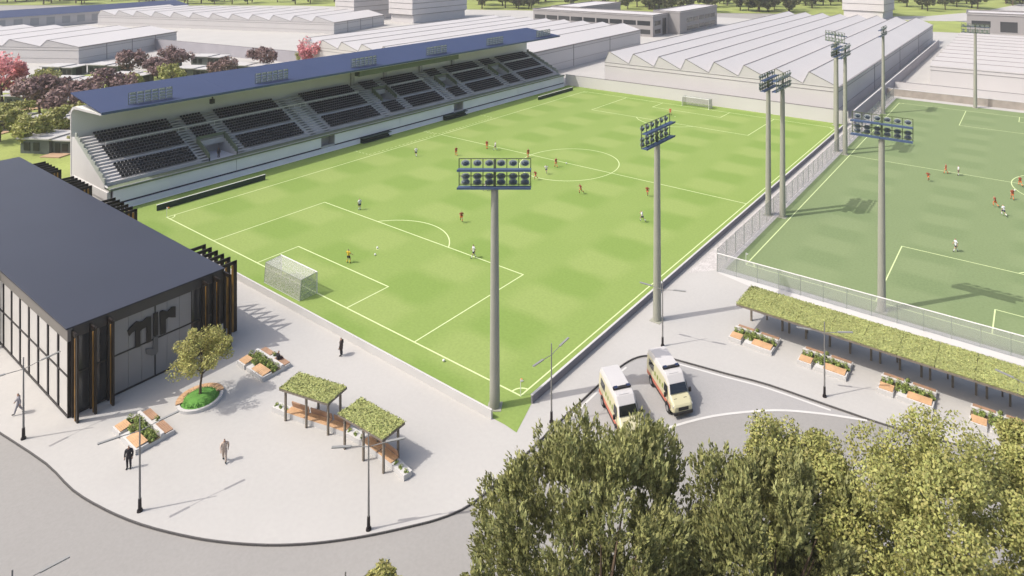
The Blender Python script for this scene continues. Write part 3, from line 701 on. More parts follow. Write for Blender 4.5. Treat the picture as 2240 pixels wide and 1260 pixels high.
# ------------------------------------------------------------------ foliage
def rvec(r):
    while 1:
        v = Vector((r.uniform(-1,1), r.uniform(-1,1), r.uniform(-1,1)))
        if .05 < v.length < 1: return v.normalized()
def leaf(b, p, d, L, W, r, nrm=None):
    d = d.normalized(); a = d.cross((nrm+rvec(r)*.55) if nrm is not None else rvec(r))
    if a.length < 1e-3: return
    a.normalize(); b.raw([p-d*L*.5, p+a*W*.5-d*L*.05, p+d*L*.5, p-a*W*.5-d*L*.05], [(0,1,2,3)])
def crown(seed, R, H, lobes, per, L, W, up=.0, jag=.35, shell=.55, flat=0):
    """uneven crown: lobes scattered over an egg, leaves thrown through each lobe's outer shell"""
    r = random.Random(seed); b = MB()
    for k in range(lobes):
        d = rvec(r); rad = r.uniform(.35,1)**.6
        c = Vector((d.x*R*rad*(1-flat*0), d.y*R*rad, H*.5+d.z*H*.5*rad*.92)); lr = R*r.uniform(jag*.55,jag*1.1)
        for j in range(int(per*r.uniform(.7,1.3))):
            e = rvec(r); q = c+e*lr*(shell+(1-shell)*r.random())*Vector((1,1,1)).x
            if q.z < -.3: continue
            dirv = rvec(r)+e*.3+Vector((0,0,up)); leaf(b, q, dirv, L*r.uniform(.7,1.4), W*r.uniform(.7,1.3), r, e+Vector((0,0,.5)))
    return b
def sprays(seed, R, H, n, tuft, L, W, up=1.0):
    """conifer-like crown: branch clumps with gaps between them, each a burst of tufts of fine blades"""
    r = random.Random(seed); b = MB(); K = int(26*R*R/16*1.7); cl = []
    for k in range(K):
        d = rvec(r); rad = r.uniform(.3,1)**.4
        wob = 1+.08*sin(3*atan2(d.y,d.x)+seed)+.07*sin(5*d.z+seed*2+2*atan2(d.y,d.x))
        c = Vector((d.x*R*rad*wob, d.y*R*rad*wob, H*.46+d.z*H*.47*rad*wob))
        if c.z > .2: cl.append((c, d, r.uniform(.6,1.25)))
    for k in range(n):
        c0, d, cs = cl[k % len(cl)]; e = rvec(r); q = r.random()**.45
        c = c0+Vector((e.x*.9, e.y*.9, e.z*1.35))*cs*q
        ax = (d*.5+e*.45+Vector((0,0,up))+rvec(r)*.3).normalized(); sc = r.uniform(.7,1.35)
        for j in range(tuft):
            f = j/tuft; p = c+ax*(f*L*1.6*sc)+rvec(r)*.09*sc
            leaf(b, p, ax+rvec(r)*.62, L*sc*r.uniform(.6,1.1), W*sc*r.uniform(.7,1.3), r, e*.7+d*.4+Vector((-.2,-.25,.6)))
    return b
def trunk_mesh(seed, h, r0, crownR, crownH, nb=7):
    r = random.Random(seed); b = MB()
    top = Vector((r.uniform(-.3,.3), r.uniform(-.3,.3), h)); b.path([Vector((0,0,-.05)), Vector((r.uniform(-.15,.15),0,h*.5)), top], [r0*1.25, r0*.9, r0*.7], 8)
    for k in range(nb):
        a = 2*pi*k/nb+r.uniform(-.3,.3); e = top+Vector((cos(a)*crownR*r.uniform(.4,.75), sin(a)*crownR*r.uniform(.4,.75), crownH*r.uniform(.3,.75)))
        m = (top+e)/2+Vector((r.uniform(-.3,.3), r.uniform(-.3,.3), r.uniform(-.2,.3)))
        b.path([top-Vector((0,0,h*.1*r.random())), m, e], [r0*.55, r0*.32, r0*.1], 6)
    b.path([top, top+Vector((0,0,crownH*.7))], [r0*.6, r0*.1], 6)
    return b.mesh('trunk','bark')
def tree(name, label, cat, loc, tm, cm, h, group=None, rz=0, s=1):
    t = thing(name, label, cat, loc, rz, group); t.scale = (s,s,s)
    inst('trunk', tm, t); inst('crown', cm, t, (0,0,h)); return t
# foreground trees (they stand below the frame's lower edge)
def cam_pt(r, d):  # metres to the right of / in front of the viewpoint, on the ground
    c, s = cos(.60246), sin(.60246); return (105.302+c*r-s*d, -43.187+s*r+c*d)
sheet('verge', [cam_pt(-10,27), cam_pt(34,27), cam_pt(34,39), cam_pt(24,39.2), cam_pt(8,39.3), cam_pt(-4,38.5), cam_pt(-10,36)], -.115, 'lawn_grass')
FG = [('pine_tree','big olive-green pine with tufted crown in front of the left ambulance','leaf_olive',(.5,32.0),6.9,10.8,14.4,'p'),
      ('pine_tree','second olive pine with dark gaps, right of the biggest one','leaf_olive',(9.0,31.5),4.6,9.6,13.9,'p'),
      ('birch_tree','slim golden-green tree between the dark pines and the right edge','leaf_gold',(11.2,35.5),3.3,8.0,12.8,'l'),
      ('birch_tree','broad golden-green tree in the lower right corner','leaf_gold',(17.2,32.0),5.0,10.3,14.7,'l'),
      ('birch_tree','golden-green tree cut by the right edge above the corner one','leaf_gold',(25.4,36.0),3.1,7.5,13.6,'l'),
      ('young_tree','small lime tree whose tip shows at the bottom edge','leaf_lime',(-11.3,33.5),1.7,3.4,6.6,'l')]
for i, (nm, lab, lm, (r_, d_), R, H, top, ty) in enumerate(FG):
    x, y = cam_pt(r_, d_); hh = top-H
    cm = (sprays(11+i, R, H, 10500 if i == 0 else 6000, 13, .27, .095) if ty == 'p' else crown(31+i, R, H, int(46*R/3), 950, .17, .115, .2, .30)).mesh('crown', lm, False)
    tree(nm, lab, 'tree', (x,y,-.13), trunk_mesh(50+i, hh, .3 if R > 2 else .12, R*.8, H*.8, 9), cm, hh, None)
# round planter with a tree
t = thing('round_planter', 'round planter with curved timber bench and grass mound near the crest sign', 'planter', (45.6,-16.1,0))
b = MB(); b.lathe([(1.75,0),(1.75,.26),(1.5,.26),(1.5,.0)], 32); b.build('planter_ring','white_concrete',t)
b = MB()
for k in range(14):
    a0, a1 = radians(70+k*13), radians(70+k*13+12)
    b.raw([(r_*cos(a),r_*sin(a),z) for z in (.27,.36) for (r_,a) in ((1.15,a0),(1.8,a0),(1.8,a1),(1.15,a1))], [(3,2,1,0),(4,5,6,7),(0,1,5,4),(1,2,6,5),(2,3,7,6),(3,0,4,7)])
b.build('ring_bench','wood_seat',t)
b = MB(); b.smooth = True; b.lathe([(1.44,.2),(1.2,.38),(.8,.52),(.4,.6),(.01,.62)], 24); b.build('grass_mound','lush_grass',t)
b = MB(); r = random.Random(4)
for k in range(900):
    a = r.uniform(0,2*pi); q = 1.4*math.sqrt(r.random()); leaf(b, Vector((cos(a)*q, sin(a)*q, .30+.32*(1-q/1.5))), Vector((r.uniform(-.5,.5),r.uniform(-.5,.5),1)), .22, .05, r)
stuff(b.build('grass_tuft','lush_grass',t,fix=False))
tree('plaza_tree','small lime-green tree growing in the round planter','tree',(45.6,-16.1,.5), trunk_mesh(5,1.9,.1,2.0,2.8,7), crown(6,2.4,3.2,40,230,.16,.10,.2,.32).mesh('crown','leaf_lime',False), 2.1)

# ------------------------------------------------------------------ benches with planting
shrub_me = crown(9,.34,.55,5,60,.13,.075,.3,.6).mesh('shrub','shrub_leaf',False)
def boards(b, x0, x1, y0, y1, z, n, slope=0):
    w_ = (y1-y0)/n
    for k in range(n): b.obox(((x0+x1)/2, y0+w_*(k+.5), z+slope*(k+.5)*w_), ((x1-x0)/2,0,0), (0,w_*.46,slope*w_*.46), (0,0,.03))
    return b
def bench_planter():
    t = thing('planter_bench', '', 'bench', (0,0,0), 0, 'planter benches with timber seats')
    b = MB(); b.prism([(0,0),(0,.42),(.9,.42),(.9,.30),(1.75,.30),(1.75,.60),(2.0,.60),(2.0,.36),(2.75,.36),(2.75,0)],0,1.3,'x')
    b.prism([(.12,0),(.12,.1),(.9,.1),(.9,.30),(1.75,.30),(1.75,.60),(2.0,.60),(2.0,.36),(2.75,.36),(2.75,0)],1.3,1.62,'x')
    b.prism([(0,0),(0,.42),(.9,.42),(.9,.30),(1.75,.30),(1.75,.60),(2.0,.60),(2.0,.36),(2.75,.36),(2.75,0)],1.62,4.4,'x'); b.build('concrete_base','white_concrete',t)
    for (x0,x1) in ((.12,1.25),(2.35,4.25)): boards(MB(),x0,x1,.12,.9,.455,6,.12).build('timber_seat','wood_seat',t)
    for (x0,x1) in ((.1,1.75),(2.5,4.3)): boards(MB(),x0,x1,2.08,2.7,.395,5).build('timber_seat','wood_back',t)
    MB().box(.02,4.38,.91,1.74,.302,.34).build('soil','soil',t)
    for x, y, s in ((.35,1.2,1),(1.0,1.3,.9),(1.5,.8,.8),(1.9,.6,1.1),(2.1,1.3,1.15),(2.7,1.25,1),(3.2,1.3,.95),(3.7,1.25,1.05),(4.15,1.2,.9),(2.1,2.35,.8),(.7,1.55,.9),(1.5,1.5,1.1),(2.4,.95,1.0),(2.9,1.6,.9),(3.5,1.05,.9),(4.0,1.6,.9),(1.85,1.0,1.1)):
        inst('shrub', shrub_me, t, (x,y,.3), (0,0,x*5), (s,s,s))
    return t
bp0 = bench_planter()
bl = [((79.7,17.9),0,'planter bench on the right pavement nearest the tall mast'),((86.5,18.0),0,'planter bench on the right pavement behind the street lamp'),
      ((93.5,18.05),0,'third planter bench from the left along the pergola'),((100.5,17.9),0,'planter bench along the pergola cut by the right edge'),
      ((43.3,-11.8),0,'planter bench with a seated person beside the clubhouse shadow'),((43.7,-21.9),0,'planter bench at the foot of the clubhouse corner fins')]
for i, (p, a, lab) in enumerate(bl): place(bp0 if i == 0 else copy_tree(bp0), (p[0],p[1],0), a, lab)

# ------------------------------------------------------------------ green-roofed shelters
def sedum_roof(b2, x0, x1, y0, y1, z, dens, seed):
    r = random.Random(seed); n = int((x1-x0)*(y1-y0)*dens)
    for k in range(n):
        p = Vector((r.uniform(x0,x1), r.uniform(y0,y1), z+.02)); leaf(b2, p, Vector((r.uniform(-1,1),r.uniform(-1,1),r.uniform(.0,.35))), r.uniform(.09,.19), r.uniform(.06,.11), r)
    return b2
def shelter(label, x, y, ang):
    t = thing('shelter', label, 'shelter', (x,y,0), ang, 'green roofed shelters on the plaza')
    MB().box(0,5.1,0,2.15,2.62,2.78).build('roof_slab','timber_post',t); MB().box(.02,5.08,.02,2.13,2.783,2.86).build('roof_bed','sedum_base',t)
    stuff(sedum_roof(MB(),-.05,5.15,-.05,2.2,2.86,170,int(x)).build('sedum','sedum',t,fix=False))
    for px in (.35,2.55,4.8):
        MB().box(px-.07,px+.07,.28,.42,-.02,2.615).build('post','timber_post',t)
    for px in (2.4,4.7): MB().box(px-.07,px+.07,1.75,1.89,-.02,2.615).build('post','timber_post',t)
    MB().box(.1,5.0,.31,.39,2.45,2.61).build('beam','timber_post',t)
shelter('green-roofed shelter nearer the clubhouse on the plaza', 53.75,-13.7,radians(13.5))
shelter('green-roofed shelter nearer the kerb on the plaza', 60.4,-12.75,radians(2.5))
# curved bench wall under the shelters
t = thing('curved_bench', 'long curved white bench wall with timber seats under the shelters', 'bench', (59.5,-11.5,0))
bp = [(52.0,-13.0),(53.5,-12.75),(55.5,-12.3),(57.8,-11.7),(59.6,-11.3),(61.6,-11.15),(63.6,-11.2),(65.4,-11.3),(67.1,-11.5)]
kinds = ['g','w','w','w','g','w','w','g']
for i in range(8):
    a, c = Vector(bp[i]), Vector(bp[i+1]); d = (c-a); L = d.length; an = atan2(d.y,d.x)
    o = MB().box(.01,L-.01,-.35,.35,-.02,.42).build('bench_block','white_concrete',t, loc=(a.x-59.5,a.y+11.5,0)); o.rotation_euler = (0,0,an)
    if kinds[i] == 'w': 
        o2 = boards(MB(),.05,L-.05,-.34,.34,.45,5).build('timber_seat','wood_seat',t,loc=(a.x-59.5,a.y+11.5,0)); o2.rotation_euler = (0,0,an)
        o3 = MB().obox((L/2,.33,.72),(L/2-.1,0,0),(0,.025,.03),(0,-.05,.22)).build('timber_back','wood_back',t,loc=(a.x-59.5,a.y+11.5,0)); o3.rotation_euler = (0,0,an)
    else:
        for k in range(3): inst('shrub', shrub_me, t, (a.x-59.5+d.x*(k+.5)/3,a.y+11.5+d.y*(k+.5)/3,.36),(0,0,k),(.7,.7,.45))
# long pergola on the right
t = thing('pergola', 'long green-roofed pergola on dark posts along the artificial pitch', 'pergola', (79.8,19.7,0))
for i in range(16):
    MB().box(i*3+.01,i*3+2.99,0,4.25,2.72,2.9).build('roof_slab','timber_post',t); MB().box(i*3+.03,i*3+2.97,.02,4.23,2.903,3.0).build('roof_bed','sedum_base',t)
stuff(sedum_roof(MB(),-.05,48,-.06,4.3,3.0,130,99).build('sedum','sedum',t,fix=False))
for px in (.5,3.8,4.5,6.2,8.5,10.4,12.3,13.1,14.8,16.6,17.3,19.1,20.9,21.7,23.4,25.5,26.2,28,30,30.8):
    MB().box(px-.09,px+.09,2.85,3.03,-.02,2.715).build('post','timber_post',t)
for px in (1.8,6,10.2,14.4,18.6,22.8,27): MB().box(px-.07,px+.07,3.95,4.09,-.02,2.715).build('post','timber_post',t)

# ------------------------------------------------------------------ street lamps
def lamp_post():
    t = thing('street_lamp', '', 'street lamp', (0,0,0), 0, 'double-armed street lamps')
    MB().tube((0,0,.9),(0,0,6.5),.075,.04,8).build('pole','lamp_pole',t)
    b = MB(); b.tube((0,0,0),(0,0,.9),.12,.10,10); b.tube((0,0,-.13),(0,0,.14),.2,.17,10); b.build('base','lamp_base',t)
    for s in (-1,1):
        a = MB().tube((0,0,5.55),(s*1.15,0,5.72),.028,n=6).build('arm','lamp_pole',t)
        MB().obox((s*1.72,0,5.78),(.62,0,s*.05),(0,.09,0),(0,0,.035)).build('lamp_head','lamp_head',a)
    return t
lp0 = lamp_post()
ll = [((38.8,-26.2),88,'street lamp at the left edge in front of the clubhouse'),((54.05,-23.85),77,'street lamp by the kerb with the dark-suited person'),((68.3,-15.8),45,'street lamp by the curved kerb in front of the shelters'),
      ((72.2,-1.0),90,'street lamp beside the near corner of the stadium pitch'),((74.75,13.4),12.5,'street lamp behind the right ambulance'),((89.85,14.9),25,'street lamp on the right pavement before the pergola'),
      ((104.7,16.6),-9,'street lamp just beyond the right edge, one arm showing'),((61.3,-32.4),74.5,'street lamp across the road at the bottom left corner'),((75.65,-22.65),73.5,'street lamp across the road behind the small lime tree')]
for i, (p, a, lab) in enumerate(ll): place(lp0 if i == 0 else copy_tree(lp0), (p[0],p[1],0), radians(a), lab)

# ------------------------------------------------------------------ ambulances
def ambulance():
    t = thing('ambulance', '', 'ambulance', (0,0,0), 0, 'ambulances parked in the bay')
    # body lofted along x (front at +x): sections of (x, half width low, half width roof, z bottom, z belt, z top)
    sec = [(-2.85,.93,.84,.45,1.35,2.5),(-2.75,.96,.88,.40,1.35,2.64),(-1.2,.97,.89,.38,1.35,2.70),(.9,.97,.88,.38,1.35,2.68),(1.15,.97,.87,.38,1.32,2.60),(1.62,.96,.80,.38,1.30,2.16),(2.02,.95,.82,.38,1.26,1.52),(2.45,.93,.86,.40,1.12,1.30),(2.78,.86,.80,.45,.95,1.10),(2.9,.78,.72,.52,.85,.95)]
    b = MB(); N = 10; vs = []
    for (x, w0, w1, z0, zb, zt) in sec:
        half = [(w0*.96,z0),(w0,z0+.12),(w0,zb),(w1+(w0-w1)*.25,zb+(zt-zb)*.75),(w1*.88,zt)]
        vs += [(x,y,z) for y, z in half]+[(x,-y,z) for y, z in reversed(half)]
    fs = []; mi = []
    for i in range(len(sec)-1):
        for j in range(N):
            fs.append((i*N+j,i*N+(j+1) % N,(i+1)*N+(j+1) % N,(i+1)*N+j)); mi.append(0 if j in (0,1,2,6,7,8) and not (j in (3,5)) else 1)
    fs += [tuple(range(N)), tuple(range((len(sec)-1)*N, len(sec)*N))]; mi += [0,0]
    b.raw(vs, fs); b.mi = [ (1 if (k < len(mi)-2 and (k % N) in (3,4,5)) else 0) for k in range(len(fs))]; b.sm = [False]*len(fs)
    for k in range(len(fs)-2):
        i = k//N
        if i >= 6: b.mi[k] = 0
    b.build('body', ['van_yellow','van_white'], t, bevel=.05)
    def slope(x): # outer skin half width at belt
        return .975
    # windscreen and side glass sit 5 mm proud
    MB().raw([(1.66,-.70,2.13),(1.66,.70,2.13),(2.03,.80,1.54),(2.03,-.80,1.54),(1.70,-.70,2.16),(1.70,.70,2.16),(2.07,.80,1.57),(2.07,-.80,1.57)],[(4,5,6,7),(0,1,5,4),(1,2,6,5),(2,3,7,6),(3,0,4,7)]).build('windscreen','van_glass',t)
    for s in (-1,1):
        MB().raw([(1.05,s*.985,1.42),(1.85,s*.965,1.36),(1.55,s*.90,2.02),(1.05,s*.925,2.08)],[(0,1,2,3)]).build('side_window','van_glass',t,fix=False)
        MB().raw([(-2.3,s*.985,1.52),(-1.2,s*.985,1.52),(-1.2,s*.93,2.1),(-2.3,s*.93,2.1)],[(0,1,2,3)]).build('side_window','van_glass',t,fix=False)
        for k in range(7):
            if k % 2 == 0: MB().raw([(-1.0+k*.27,s*.985,1.40),(-.73+k*.27,s*.985,1.40),(-.73+k*.27,s*.955,1.75),(-1.0+k*.27,s*.955,1.75)],[(0,1,2,3)]).build('check_mark','van_check',t,fix=False)
        MB().box(-2.7,2.35,min(s*.978,s*.985),max(s*.978,s*.985),.62,.92).build('side_stripe','van_red',t)
        MB().box(-1.3,1.4,min(s*.976,s*.984),max(s*.976,s*.984),.42,.61).build('sill','van_trim',t)
        for x in (-1.75,1.85):
            MB().tube((x,s*.975,.40),(x,s*.987,.40),.47,n=20).build('wheel_arch','van_trim',t)
            wq = MB(); wq.tube((x,s*.80,.35),(x,s*1.01,.35),.36,n=20); o = wq.build('wheel','tyre',t); MB().tube((x,s*.98,.35),(x,s*1.022,.35),.21,n=14).build('rim','rim',o)
        MB().obox((2.62,s*.76,.98),(.16,0,-.05),(0,.12,0),(.02,0,.09)).build('headlight','headlight',t)
        m_ = MB().obox((1.75,s*1.14,1.45),(.07,0,0),(0,.10,0),(0,0,.17)).build('mirror','van_trim',t)
    MB().obox((2.90,0,.80),(.035,0,0),(0,.45,0),(0,0,.13)).build('grille','van_trim',t)
    MB().box(2.62,2.98,-.86,.86,.32,.58).build('bumper','van_trim',t,bevel=.05)
    MB().box(-2.90,-2.86,-.62,.62,1.45,2.15).build('rear_window','van_glass',t)
    MB().box(-2.95,-2.8,-.88,.88,.36,.56).build('rear_bumper','van_trim',t)
    MB().box(.28,.52,-.78,.78,2.70,2.85).build('light_bar','van_trim',t,bevel=.03)
    for y in (-.55,.55): MB().box(.26,.54,y-.16,y+.16,2.853,2.90).build('beacon','blue_lens',t)
    MB().box(1.02,1.08,-.5,.4,2.60,2.635).build('roof_rib','shed_trim',t)
    MB().box(-2.4,.1,-.74,.74,2.703,2.73).build('roof_pod','van_white',t)
    for y in (-.5,.4): MB().obox((2.35,y,1.335),(.05,0,-.02),(0,.14,0),(0,0,.012)).build('bonnet_vent','van_trim',t)
    return t
am0 = ambulance()
place(am0, (78.55,7.55,-.125), radians(-38), 'right ambulance parked with its bonnet towards the road')
place(copy_tree(am0), (76.45,2.85,-.125), radians(-38), 'left ambulance partly hidden behind the big olive pine')

# ------------------------------------------------------------------ small houses behind the stand
def house(kind):
    t = thing('small_house', '', 'house', (0,0,0), 0, 'small flat-roofed houses behind the stand')
    MB().box(-5,1.2,-2.6,2.6,-.02,2.85).build('wall','house_wall',t); MB().box(1.21,5,-2.0,3.2,-.02,2.6).build('wall','house_wall',t)
    MB().box(-5.5,1.6,-3.1,3.1,2.853,3.12).build('roof','house_roof',t); MB().box(.9,5.6,-2.6,3.7,2.603,2.84).build('roof','house_roof',t)
    for x in (-4.2,-2.2): MB().box(x,x+1.3,-2.68,-2.603,.6,2.2).build('window','house_dark',t)
    MB().box(5.003,5.06,-.6,1.4,.1,2.2).build('window','house_dark',t)
    MB().box(1.9,2.9,-2.07,-2.003,.05,2.1).build('door','house_dark',t); MB().box(3.4,4.6,-2.07,-2.003,.5,2.0).build('window','house_dark',t)
    MB().box(1.3,5.4,-4.6,-2.1,-.02,.22).build('deck','house_deck',t)
    return t
h0 = house(0)
hs = [(-106,12.5,28,'small house behind the big plum tree at the left edge'),(-124.5,26,28,'small house between the plum crown and the green tree'),(-152,32.5,28,'small house against the left factory wall'),(-144,42,28,'small house below the first dark plum tree'),
      (-118,38.5,28,'small house just above the left end of the stand roof'),(-140.5,56,28,'small house in the back row between two dark plum trees'),(-135,69,28,'small house in the back row nearest the grey yard wall'),(-114,55,28,'small house touching the stand roof edge, middle of the row'),
      (-106,67,28,'rightmost small house above the stand roof'),(-73,9.5,28,'small house with pale roof beside the stand end'),(-54,2.5,28,'small house with timber deck nearest the clubhouse roof'),(-84,1,28,'small house cut by the left edge'),(-93,22,28,'small house half hidden by the stand roof corner')]
for i, (x, y, a, lab) in enumerate(hs):
    o = h0 if i == 0 else copy_tree(h0); place(o, (x,y,0), radians(a), lab); o.scale = (1,(-1 if i % 2 else 1),1) if False else (1,1,1)
# trees among the houses
pm = [crown(70+k,3.6,4.6,24,90,.55,.36,.1,.36).mesh('crown','leaf_plum',False) for k in range(2)]
gm = [crown(80+k,3.0,4.4,22,90,.5,.32,.1,.36).mesh('crown','leaf_gold',False) for k in range(2)]
km = crown(90,3.6,5.2,22,110,.5,.34,.1,.38).mesh('crown','leaf_pink',False)
tm_ = [trunk_mesh(60+k,2.0,.16,2.8,3.2) for k in range(2)]
vt = [('plum_tree',0,(-79,12.5),1.5,'large dark plum tree beside the left end of the stand roof'),('plum_tree',1,(-90,23.5),1.45,'dark plum tree above the left stand roof corner'),('plum_tree',0,(-133,44.5),1.35,'dark plum tree in front of the left factory side wall'),
      ('plum_tree',1,(-127,54),1.35,'dark plum tree by the start of the grey yard wall'),('plum_tree',0,(-107,73),1.3,'dark plum tree farthest right along the stand roof'),('plum_tree',1,(-113,45),.9,'low reddish plum tree between two small houses'),('plum_tree',0,(-93,10.5),1.6,'dark plum tree spreading over the small house roof'),
      ('green_tree',0,(-125,20.5),1.1,'yellow-green tree in front of the pale factory wall'),('green_tree',1,(-103.5,43.5),1.15,'yellow-green tree just above the stand roof'),('green_tree',0,(-58.5,-.5),1.25,'yellow-green tree behind the clubhouse roof tip'),('green_tree',1,(-50,5.5),.8,'small green tree against the stand end wall'),('green_tree',0,(-108,87),.8,'small green tree by the corner of the hall behind the stand'),
      ('green_tree',1,(-63,7.5),1.3,'yellow-green tree in front of the pale-roofed house beside the stand'),('green_tree',0,(-71,-2),1.2,'yellow-green tree at the left edge above the clubhouse roof'),('green_tree',1,(-82,4),1.1,'yellow-green tree at the left edge below the pink blossom'),
      ('green_tree',0,(-112,16.5),1.2,'yellow-green tree right of the pink blossom tree'),('plum_tree',0,(-121,47),1.1,'dark plum tree in the middle of the house rows'),('green_tree',1,(-99,31),1.1,'yellow-green tree behind the left stand roof corner'),('plum_tree',1,(-100,57),1.1,'reddish plum tree peeping over the stand roof edge'),
      ('blossom_tree',0,(-118,9.5),1.9,'pink blossom tree at the left edge'),('blossom_tree',1,(-98,84),1.5,'pink blossom tree showing above the stand roof')]
for nm, k, (x, y), s, lab in vt:
    tree(nm, lab, 'tree', (x,y,0), tm_[k], {'plum_tree':pm[k],'green_tree':gm[k],'blossom_tree':km}[nm], 1.5, None, k*2+x, s)
# far wood at the top of the picture
fm = [crown(100+k,4.6,9.5,16,80,1.15,.8,.1,.4).mesh('crown','leaf_forest',False) for k in range(4)]
ft = [trunk_mesh(110+k,3.8,.28,3.6,5,5) for k in range(2)]
edge = [(-1500,-60),(-620,60),(-352,236),(-250,268),(-217,285),(-97,340),(-40,372),(8,380),(200,430),(1500,640)]
def edge_y(x):
    for (a, b), (c, d) in zip(edge[:-1], edge[1:]):
        if a <= x <= c: return b+(d-b)*(x-a)/(c-a)
    return 1e9
n = 0; tries = 0
while n < 290 and tries < 9000:
    tries += 1; u = rng.uniform(-60,2300); d = rng.uniform(400,575)
    x, y = cam_pt((u-1296)/1424*d, d)
    if y < edge_y(x)+6: continue
    if 5 < x < 150 and y < 405+max(0,(x-20))*1.6: continue
    n += 1
    tree('forest_tree','dark green tree in the wood on the far lawn','tree',(x,y,0),ft[n % 2],fm[n % 4],2.2,'trees of the far wood',rng.uniform(0,6),rng.uniform(1.05,1.7))

# ------------------------------------------------------------------ people
BONES = [('pelvis','chest',.15,.165),('chest','neck',.165,.06),('neck','head',.06,.10),('head','crown',.10,.065)]
def person_mesh(pose):
    J = dict(pelvis=(0,0,.96),chest=(0,.01,1.32),neck=(0,.0,1.50),head=(0,.03,1.62),crown=(0,.02,1.73),nose=(0,.125,1.62))
    for s, n_ in ((-1,'l'),(1,'r')):
        J['sh'+n_] = (s*.185,0,1.43); J['el'+n_] = (s*.25,-.02,1.15); J['wr'+n_] = (s*.25,.06,.92); J['ha'+n_] = (s*.25,.09,.85)
        J['hi'+n_] = (s*.095,0,.92); J['kn'+n_] = (s*.105,.02,.50); J['an'+n_] = (s*.11,-.02,.09); J['to'+n_] = (s*.125,.16,.035)
    J.update(pose)
    names = list(J); idx = {k: i for i, k in enumerate(names)}
    E = [('pelvis','chest'),('chest','neck'),('neck','head'),('head','crown'),('head','nose')]
    R = dict(pelvis=.135,chest=.15,neck=.058,head=.092,crown=.055,nose=.018)
    vs = [Vector(J[k]) for k in names]; ed = []; 
    for n_ in 'lr':
        E += [('chest','sh'+n_),('sh'+n_,'el'+n_),('el'+n_,'wr'+n_),('wr'+n_,'ha'+n_),('pelvis','hi'+n_),('hi'+n_,'kn'+n_),('kn'+n_,'an'+n_),('an'+n_,'to'+n_)]
        R.update({'sh'+n_:.07,'el'+n_:.045,'wr'+n_:.032,'ha'+n_:.036,'hi'+n_:.095,'kn'+n_:.06,'an'+n_:.042,'to'+n_:.036})
    ed = [(idx[a],idx[b]) for a, b in E]; rad = [R[k] for k in names]
    for n_, s in (('l',-1),('r',1)):      # four fingers and a thumb
        h = vs[idx['ha'+n_]]; d = (h-vs[idx['wr'+n_]]).normalized(); side = d.cross(Vector((1,0,0))).normalized()
        for k in range(4):
            p = h+d*(.075+.012*(1 if k in (1,2) else 0))+side*(.026*(k-1.5)); vs.append(p); rad.append(.009); ed.append((idx['ha'+n_],len(vs)-1))
        p = h+d*.02+side*.06; vs.append(p); rad.append(.010); ed.append((idx['wr'+n_],len(vs)-1))
    me = bpy.data.meshes.new('person_cage'); me.from_pydata(vs, ed, [])
    o = bpy.data.objects.new('person_cage', me); COL.objects.link(o)
    md = o.modifiers.new('skin','SKIN'); md.use_smooth_shade = True
    for i, sv in enumerate(me.skin_vertices[0].data): sv.radius = (rad[i],rad[i]*(.72 if names and i < len(names) and names[i] in ('chest','pelvis') else 1)); sv.use_root = (i == 0)
    sb = o.modifiers.new('sub','SUBSURF'); sb.levels = 1; sb.render_levels = 1
    dg = bpy.context.evaluated_depsgraph_get(); out = bpy.data.meshes.new_from_object(o.evaluated_get(dg)); bpy.data.objects.remove(o); bpy.data.meshes.remove(me)
    out.materials.clear(); out.materials.append(M['skin'])
    # nearest bone of every vertex, to cut clothes out of the body
    seg = []
    def dist(p, a, b):
        ab = b-a; t_ = max(0,min(1,(p-a).dot(ab)/max(1e-9,ab.length_squared))); return (p-(a+ab*t_)).length, t_
    JV = {k: Vector(v) for k, v in J.items()}
    for v in out.vertices:
        best = min(((dist(v.co,JV[a],JV[b])[0]/(R[a]+R[b]),a,b,dist(v.co,JV[a],JV[b])[1]) for a, b in E), key=lambda q: q[0]); seg.append(best[1:])
    return out, seg, JV
def shell_mesh(body, seg, test, off, m, name):
    out = MB(); keep = {}
    for p in body.polygons:
        if all(test(*seg[i], body.vertices[i].co) for i in p.vertices):
            f = []
            for i in p.vertices:
                if i not in keep:
                    keep[i] = len(out.v); v = body.vertices[i]; out.v.append(tuple(v.co+v.normal*off))
                f.append(keep[i])
            out.f.append(f); out.mi.append(0); out.sm.append(True)
    return out.mesh(name, m, False) if out.f else None
torso = lambda a, b, t, c: (a, b) in (('pelvis','chest'),('pelvis','hil'),('pelvis','hir')) or a == 'chest' or (a[:2] == 'sh' and t < .8) or (a == 'chest' and b == 'neck' and t < .6)
torsoL = lambda a, b, t, c: torso(a,b,t,c) or a[:2] == 'sh' or (a[:2] == 'el')
shorts = lambda a, b, t, c: (b[:2] == 'hi') or (a[:2] == 'hi' and t < .7) or (a == 'pelvis' and t < .12)
trous = lambda a, b, t, c: (b[:2] == 'hi') or a[:2] in ('hi','kn') or (a == 'pelvis' and t < .12)
socks = lambda side: (lambda a, b, t, c: a == 'kn'+side and t > .2)
shoes = lambda side: (lambda a, b, t, c: a == 'an'+side or (b == 'an'+side and t > .93))
hairt = lambda a, b, t, c: (a == 'head' and b == 'crown') or (a == 'head' and c.y < .0)
coat = lambda a, b, t, c: torsoL(a,b,t,c) or (a[:2] == 'hi' and t < .95) or b[:2] == 'hi'
